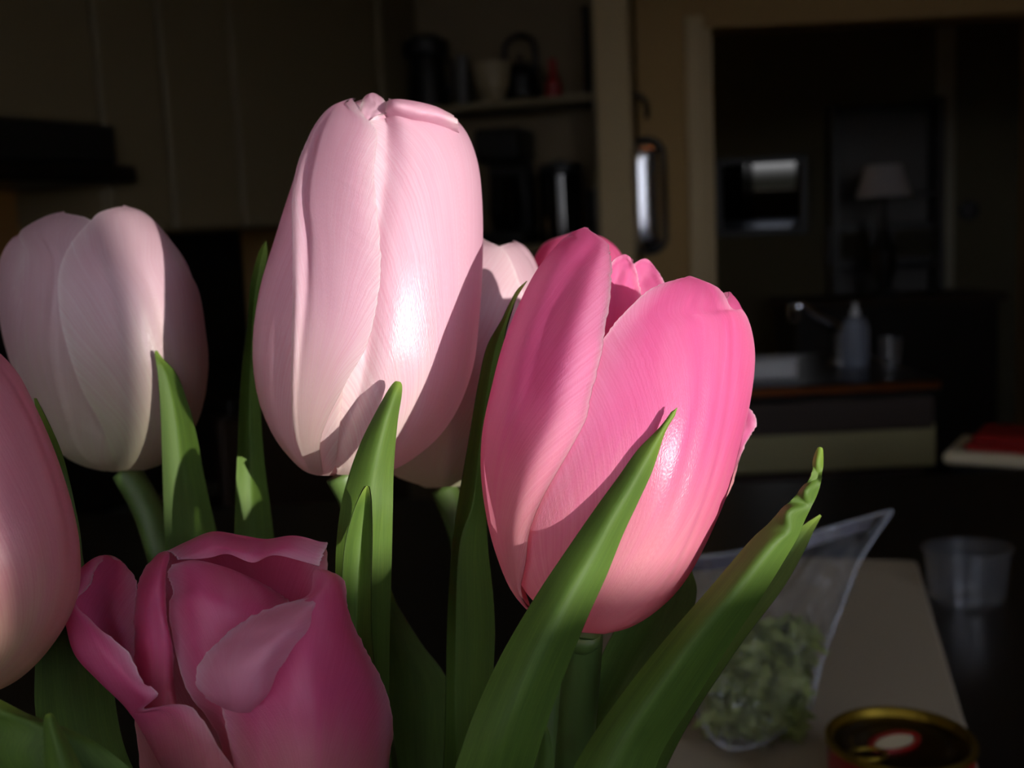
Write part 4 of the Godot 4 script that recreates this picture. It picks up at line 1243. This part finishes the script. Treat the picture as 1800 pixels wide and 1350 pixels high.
func build_beyond() -> void:
	# on the far wall, seen through the opening
	var basis := Basis(Vector3.UP, deg_to_rad(FAR_YAW))
	var q := func(px: float, py: float) -> Vector3: return on_plane(px, py, far_p, far_n)
	var c: Vector3 = q.call(1338, 345)
	var s := (c - EYE).length() / FPX
	var t := thing("framed_picture", "dark framed picture whose glass mirrors the window", "picture", c)
	t.basis = basis * Basis(Vector3.RIGHT, deg_to_rad(1.3))
	t.position += far_n * 0.004
	var w := 152.0 * s
	var h := 132.0 * s
	for k in [-1.0, 1.0]:
		frame_box(t, "frame_side", k * w / 2, k * (w / 2 - 0.035), -h / 2, h / 2, 0.002, 0.03, M.frame)
		frame_box(t, "frame_side", -w / 2 + 0.036, w / 2 - 0.036, k * h / 2, k * (h / 2 - 0.035), 0.002, 0.03, M.frame)
	frame_box(t, "print", -w / 2 + 0.034, w / 2 - 0.034, -h / 2 + 0.034, h / 2 - 0.034, 0.002, 0.01, M.picture, 0.001)
	frame_box(t, "glass", -w / 2 + 0.036, w / 2 - 0.036, -h / 2 + 0.036, h / 2 - 0.036, 0.011, 0.014, M.glass, 0.0005)
	# tall dark bookcase with shelves
	var b0: Vector3 = q.call(1452, 190)
	var b1: Vector3 = q.call(1642, 190)
	var bc := thing("bookcase", "tall dark bookcase against the far wall behind the lamp", "bookcase", Vector3((b0.x + b1.x) / 2, 0, (b0.z + b1.z) / 2))
	bc.basis = basis
	var bw := b0.distance_to(b1)
	var bt := b0.y
	for k in [-1.0, 1.0]:
		frame_box(bc, "side_panel", k * bw / 2, k * (bw / 2 - 0.03), 0, bt, 0.002, 0.26, M.frame)
	frame_box(bc, "back_panel", -bw / 2 + 0.03, bw / 2 - 0.03, 0, bt, 0.002, 0.015, M.grey_dim)
	for y in [0.1, 0.55, 0.95, 1.3, bt - 0.02]:
		frame_box(bc, "shelf", -bw / 2 + 0.031, bw / 2 - 0.031, y - 0.02, y, 0.016, 0.25, M.frame)
	for k in 2:
		var f := thing("small_frame", ["small dark frame on the bookcase below the lamp shade", "small dark frame standing at the end of the bookcase shelf"][k], "picture frame", bc.position + basis * Vector3([-0.16, 0.14][k], 0.951, 0.12), "", deg_to_rad(FAR_YAW))
		put("frame", box(Vector3(0.24, 0.2, 0.02), Vector3(0, 0.1, 0), 0.004), M.frame, f)
		put("print", box(Vector3(0.18, 0.14, 0.004), Vector3(0, 0.1, 0.0122), 0.001), M.picture, f)
	# lamp with a pale shade on a cabinet
	var lp := at(1553, 318, 5.0)
	var sb := thing("sideboard", "low dark sideboard under the lamp in the room beyond", "sideboard", Vector3(lp.x, 0, lp.z))
	put("body", box(Vector3(0.9, 0.72, 0.36), Vector3(0, 0.44, 0), 0.008), M.frame, sb)
	put("top", box(Vector3(0.96, 0.03, 0.4), Vector3(0, 0.816, 0), 0.006), M.brown, sb)
	put("plinth", box(Vector3(0.84, 0.08, 0.32), Vector3(0, 0.04, 0), 0.004), M.black, sb)
	var lm := thing("table_lamp", "table lamp with a pale tapered shade on the sideboard", "lamp", Vector3(lp.x, 0.832, lp.z))
	var sh := lp.y - 0.832
	var u := 5.0 / FPX
	put("shade", lathe([Vector2(48 * u, sh - 28 * u), Vector2(30 * u, sh + 28 * u), Vector2(29.5 * u, sh + 28 * u), Vector2(47.5 * u, sh - 28 * u)]), M.shade, lm)
	put("base", lathe([Vector2(0, 0), Vector2(0.08, 0), Vector2(0.08, 0.015), Vector2(0.03, 0.03), Vector2(0.05, 0.12), Vector2(0.06, 0.2), Vector2(0.02, 0.3), Vector2(0.01, sh - 0.05), Vector2(0.01, sh + 28 * u), Vector2(0, sh + 28 * u)]), M.dark, lm)
	for k in 3:
		var a := TAU * k / 3.0
		put("shade_spoke", tube([Vector3(0, sh + 26 * u, 0), Vector3(cos(a), 0, sin(a)) * 29.5 * u + Vector3(0, sh + 26 * u, 0)], 0.002, 0.002, 2, 6), M.dark, lm)
	# thermostat and a pale door edge
	var th: Vector3 = q.call(1703, 370)
	var tm := thing("thermostat", "small dark round thermostat on the far olive wall", "thermostat", th)
	tm.basis = basis * Basis(Vector3.RIGHT, PI / 2)
	put("dial", lathe([Vector2(0.045, 0.001), Vector2(0.045, 0.02), Vector2(0.038, 0.028), Vector2(0, 0.03)], 28), M.frame, tm)
	put("backplate", lathe([Vector2(0, 0.0), Vector2(0.052, 0.0), Vector2(0.052, 0.004), Vector2(0.0, 0.004)], 28), M.dark, tm)
	var jx: Vector3 = q.call(1660, 400)
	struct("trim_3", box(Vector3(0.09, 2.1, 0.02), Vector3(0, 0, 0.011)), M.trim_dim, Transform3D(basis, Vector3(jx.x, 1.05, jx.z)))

func build_sink() -> void:
	# sink counter in front of the opening
	var ze := -2.42
	var e0 := on_plane(1240, 686, Vector3(0, 0, ze), Vector3.BACK)
	var e1 := on_plane(1652, 686, Vector3(0, 0, ze), Vector3.BACK)
	var y := on_plane(1400, 678, Vector3(0, 0, ze), Vector3.BACK).y
	var t := thing("sink_counter", "sink counter with a copper toned front edge before the opening", "counter", Vector3((e0.x - 0.04 + e1.x) / 2, 0, (ze - 2.98) / 2))
	var w := e1.x - e0.x + 0.04
	var dz := (ze + 2.98)
	put("counter_top", box(Vector3(w, 0.035, dz), Vector3(0, y - 0.0175, 0), 0.005), M.granite, t)
	put("edge_strip", box(Vector3(w, 0.02, 0.012), Vector3(0, y - 0.012, dz / 2 + 0.006), 0.005), M.copper, t)
	put("apron", box(Vector3(w - 0.02, 0.075, 0.03), Vector3(0, y - 0.073, dz / 2 - 0.02), 0.003), M.brown, t)
	var d1 := on_plane(1400, 757, Vector3(0, 0, ze), Vector3.BACK).y
	var d0 := on_plane(1400, 832, Vector3(0, 0, ze), Vector3.BACK).y
	var n := 2
	put("body", box(Vector3(w - 0.02, d0 - 0.02, dz - 0.06), Vector3(0, (d0 - 0.02) / 2 + 0.01, -0.02), 0.004), M.brown, t)
	put("drawer_box", box(Vector3(w - 0.02, d1 - d0 + 0.03, dz - 0.06), Vector3(0, (d1 + d0) / 2 + 0.01, -0.02), 0.004), M.brown, t)
	put("drawer_front", box(Vector3(w - 0.005, d1 - d0, 0.02), Vector3(0, (d1 + d0) / 2, dz / 2 - 0.022), 0.004), M.drawer, t)
	# tap
	var tp := on_plane(1395, 543, Vector3(0, 0, -2.75), Vector3.BACK)
	var t2 := on_plane(1470, 575, Vector3(0, 0, -2.75), Vector3.BACK)
	var f := thing("tap", "chrome kitchen tap rising behind the sink counter edge", "tap", Vector3(t2.x + 0.01, y, -2.75))
	var o := f.position
	put("spout", tube([Vector3(0, t2.y - o.y - 0.02, 0), t2 - o + Vector3(0, 0.0, 0), (tp + t2) / 2 - o + Vector3(0, 0.006, 0), tp - o + Vector3(0.02, 0.006, 0), tp - o + Vector3(0, -0.005, 0)], 0.013, 0.011, 24), M.chrome, f)
	put("body", lathe([Vector2(0, 0), Vector2(0.032, 0), Vector2(0.03, 0.012), Vector2(0.022, 0.02), Vector2(0.02, t2.y - o.y - 0.02), Vector2(0.012, t2.y - o.y), Vector2(0, t2.y - o.y)], 24), M.steel, f)
	put("nozzle", lathe([Vector2(0, -0.03), Vector2(0.014, -0.03), Vector2(0.016, 0.0), Vector2(0.01, 0.014), Vector2(0, 0.016)], 20), M.chrome, f, Transform3D(Basis(), tp - o + Vector3(0, 0.0, 0)))
	# bottle of washing up liquid
	var b := on_plane(1503, 600, Vector3(0, 0, -2.66), Vector3.BACK)
	var s := 2.7 / FPX
	var bt := on_plane(1503, 532, Vector3(0, 0, -2.66), Vector3.BACK).y - y
	var bo := thing("soap_bottle", "grey soap bottle with a pump beside the tap", "bottle", Vector3(b.x, y, -2.66))
	put("body", lathe([Vector2(0, 0), Vector2(22 * s, 0), Vector2(24 * s, 0.006), Vector2(24 * s, bt * 0.6), Vector2(18 * s, bt * 0.75), Vector2(8 * s, bt * 0.8)], 28, 1.0, 0.7), M.grey, bo)
	put("pump", lathe([Vector2(8 * s, bt * 0.8), Vector2(9 * s, bt * 0.88), Vector2(4 * s, bt * 0.9), Vector2(4 * s, bt), Vector2(0, bt)], 20), M.white, bo)
	# white box
	var wx := on_plane(1352, 655, Vector3(0, 0, -2.56), Vector3.BACK)
	var wb := thing("soap_dish", "low white rectangular dish on the sink counter", "dish", Vector3(wx.x, y, -2.56))
	put("tray", box(Vector3(84 * s, 0.042, 0.07), Vector3(0, 0.0215, 0), 0.006), M.white, wb)
	put("lip", box(Vector3(90 * s, 0.006, 0.076), Vector3(0, 0.0455, 0), 0.002), M.white, wb)
	# low glass and a pale jar further along
	var gx := on_plane(1565, 645, Vector3(0, 0, -2.6), Vector3.BACK)
	var gl := thing("tumbler", "small clear tumbler standing on the sink counter", "glass", Vector3(gx.x, y, -2.6))
	put("cup", lathe([Vector2(0, 0), Vector2(0.02, 0), Vector2(0.026, 0.075), Vector2(0.024, 0.075), Vector2(0.018, 0.005), Vector2(0, 0.005)], 28), M.tub, gl)
	# side ledge with a red mat, turned towards the room
	var z2 := -1.72
	var p0 := on_plane(1656, 800, Vector3(0, 0, z2), Vector3.BACK)
	var turn := deg_to_rad(-32.0)
	var sc := thing("side_counter", "narrow side counter with a cream front edge beyond the plastic tub", "counter", Vector3(p0.x, 0, p0.z), "", turn)
	put("counter_top", box(Vector3(0.8, 0.02, 0.16), Vector3(0.4, p0.y - 0.005, -0.08), 0.006), M.cream, sc)
	put("body", box(Vector3(0.78, p0.y - 0.03, 0.13), Vector3(0.4, (p0.y - 0.03) / 2 + 0.014, -0.085), 0.004), M.black, sc)
	var mt := thing("place_mat", "folded dark red mat lying on the cream side counter", "mat", Vector3(p0.x, p0.y + 0.0052, p0.z), "", turn)
	put("lower_fold", box(Vector3(0.74, 0.012, 0.12), Vector3(0.4, 0.006, -0.075), 0.004), M.red, mt)
	put("upper_fold", box(Vector3(0.72, 0.012, 0.11), Vector3(0.4, 0.0182, -0.08), 0.004), M.red, mt)
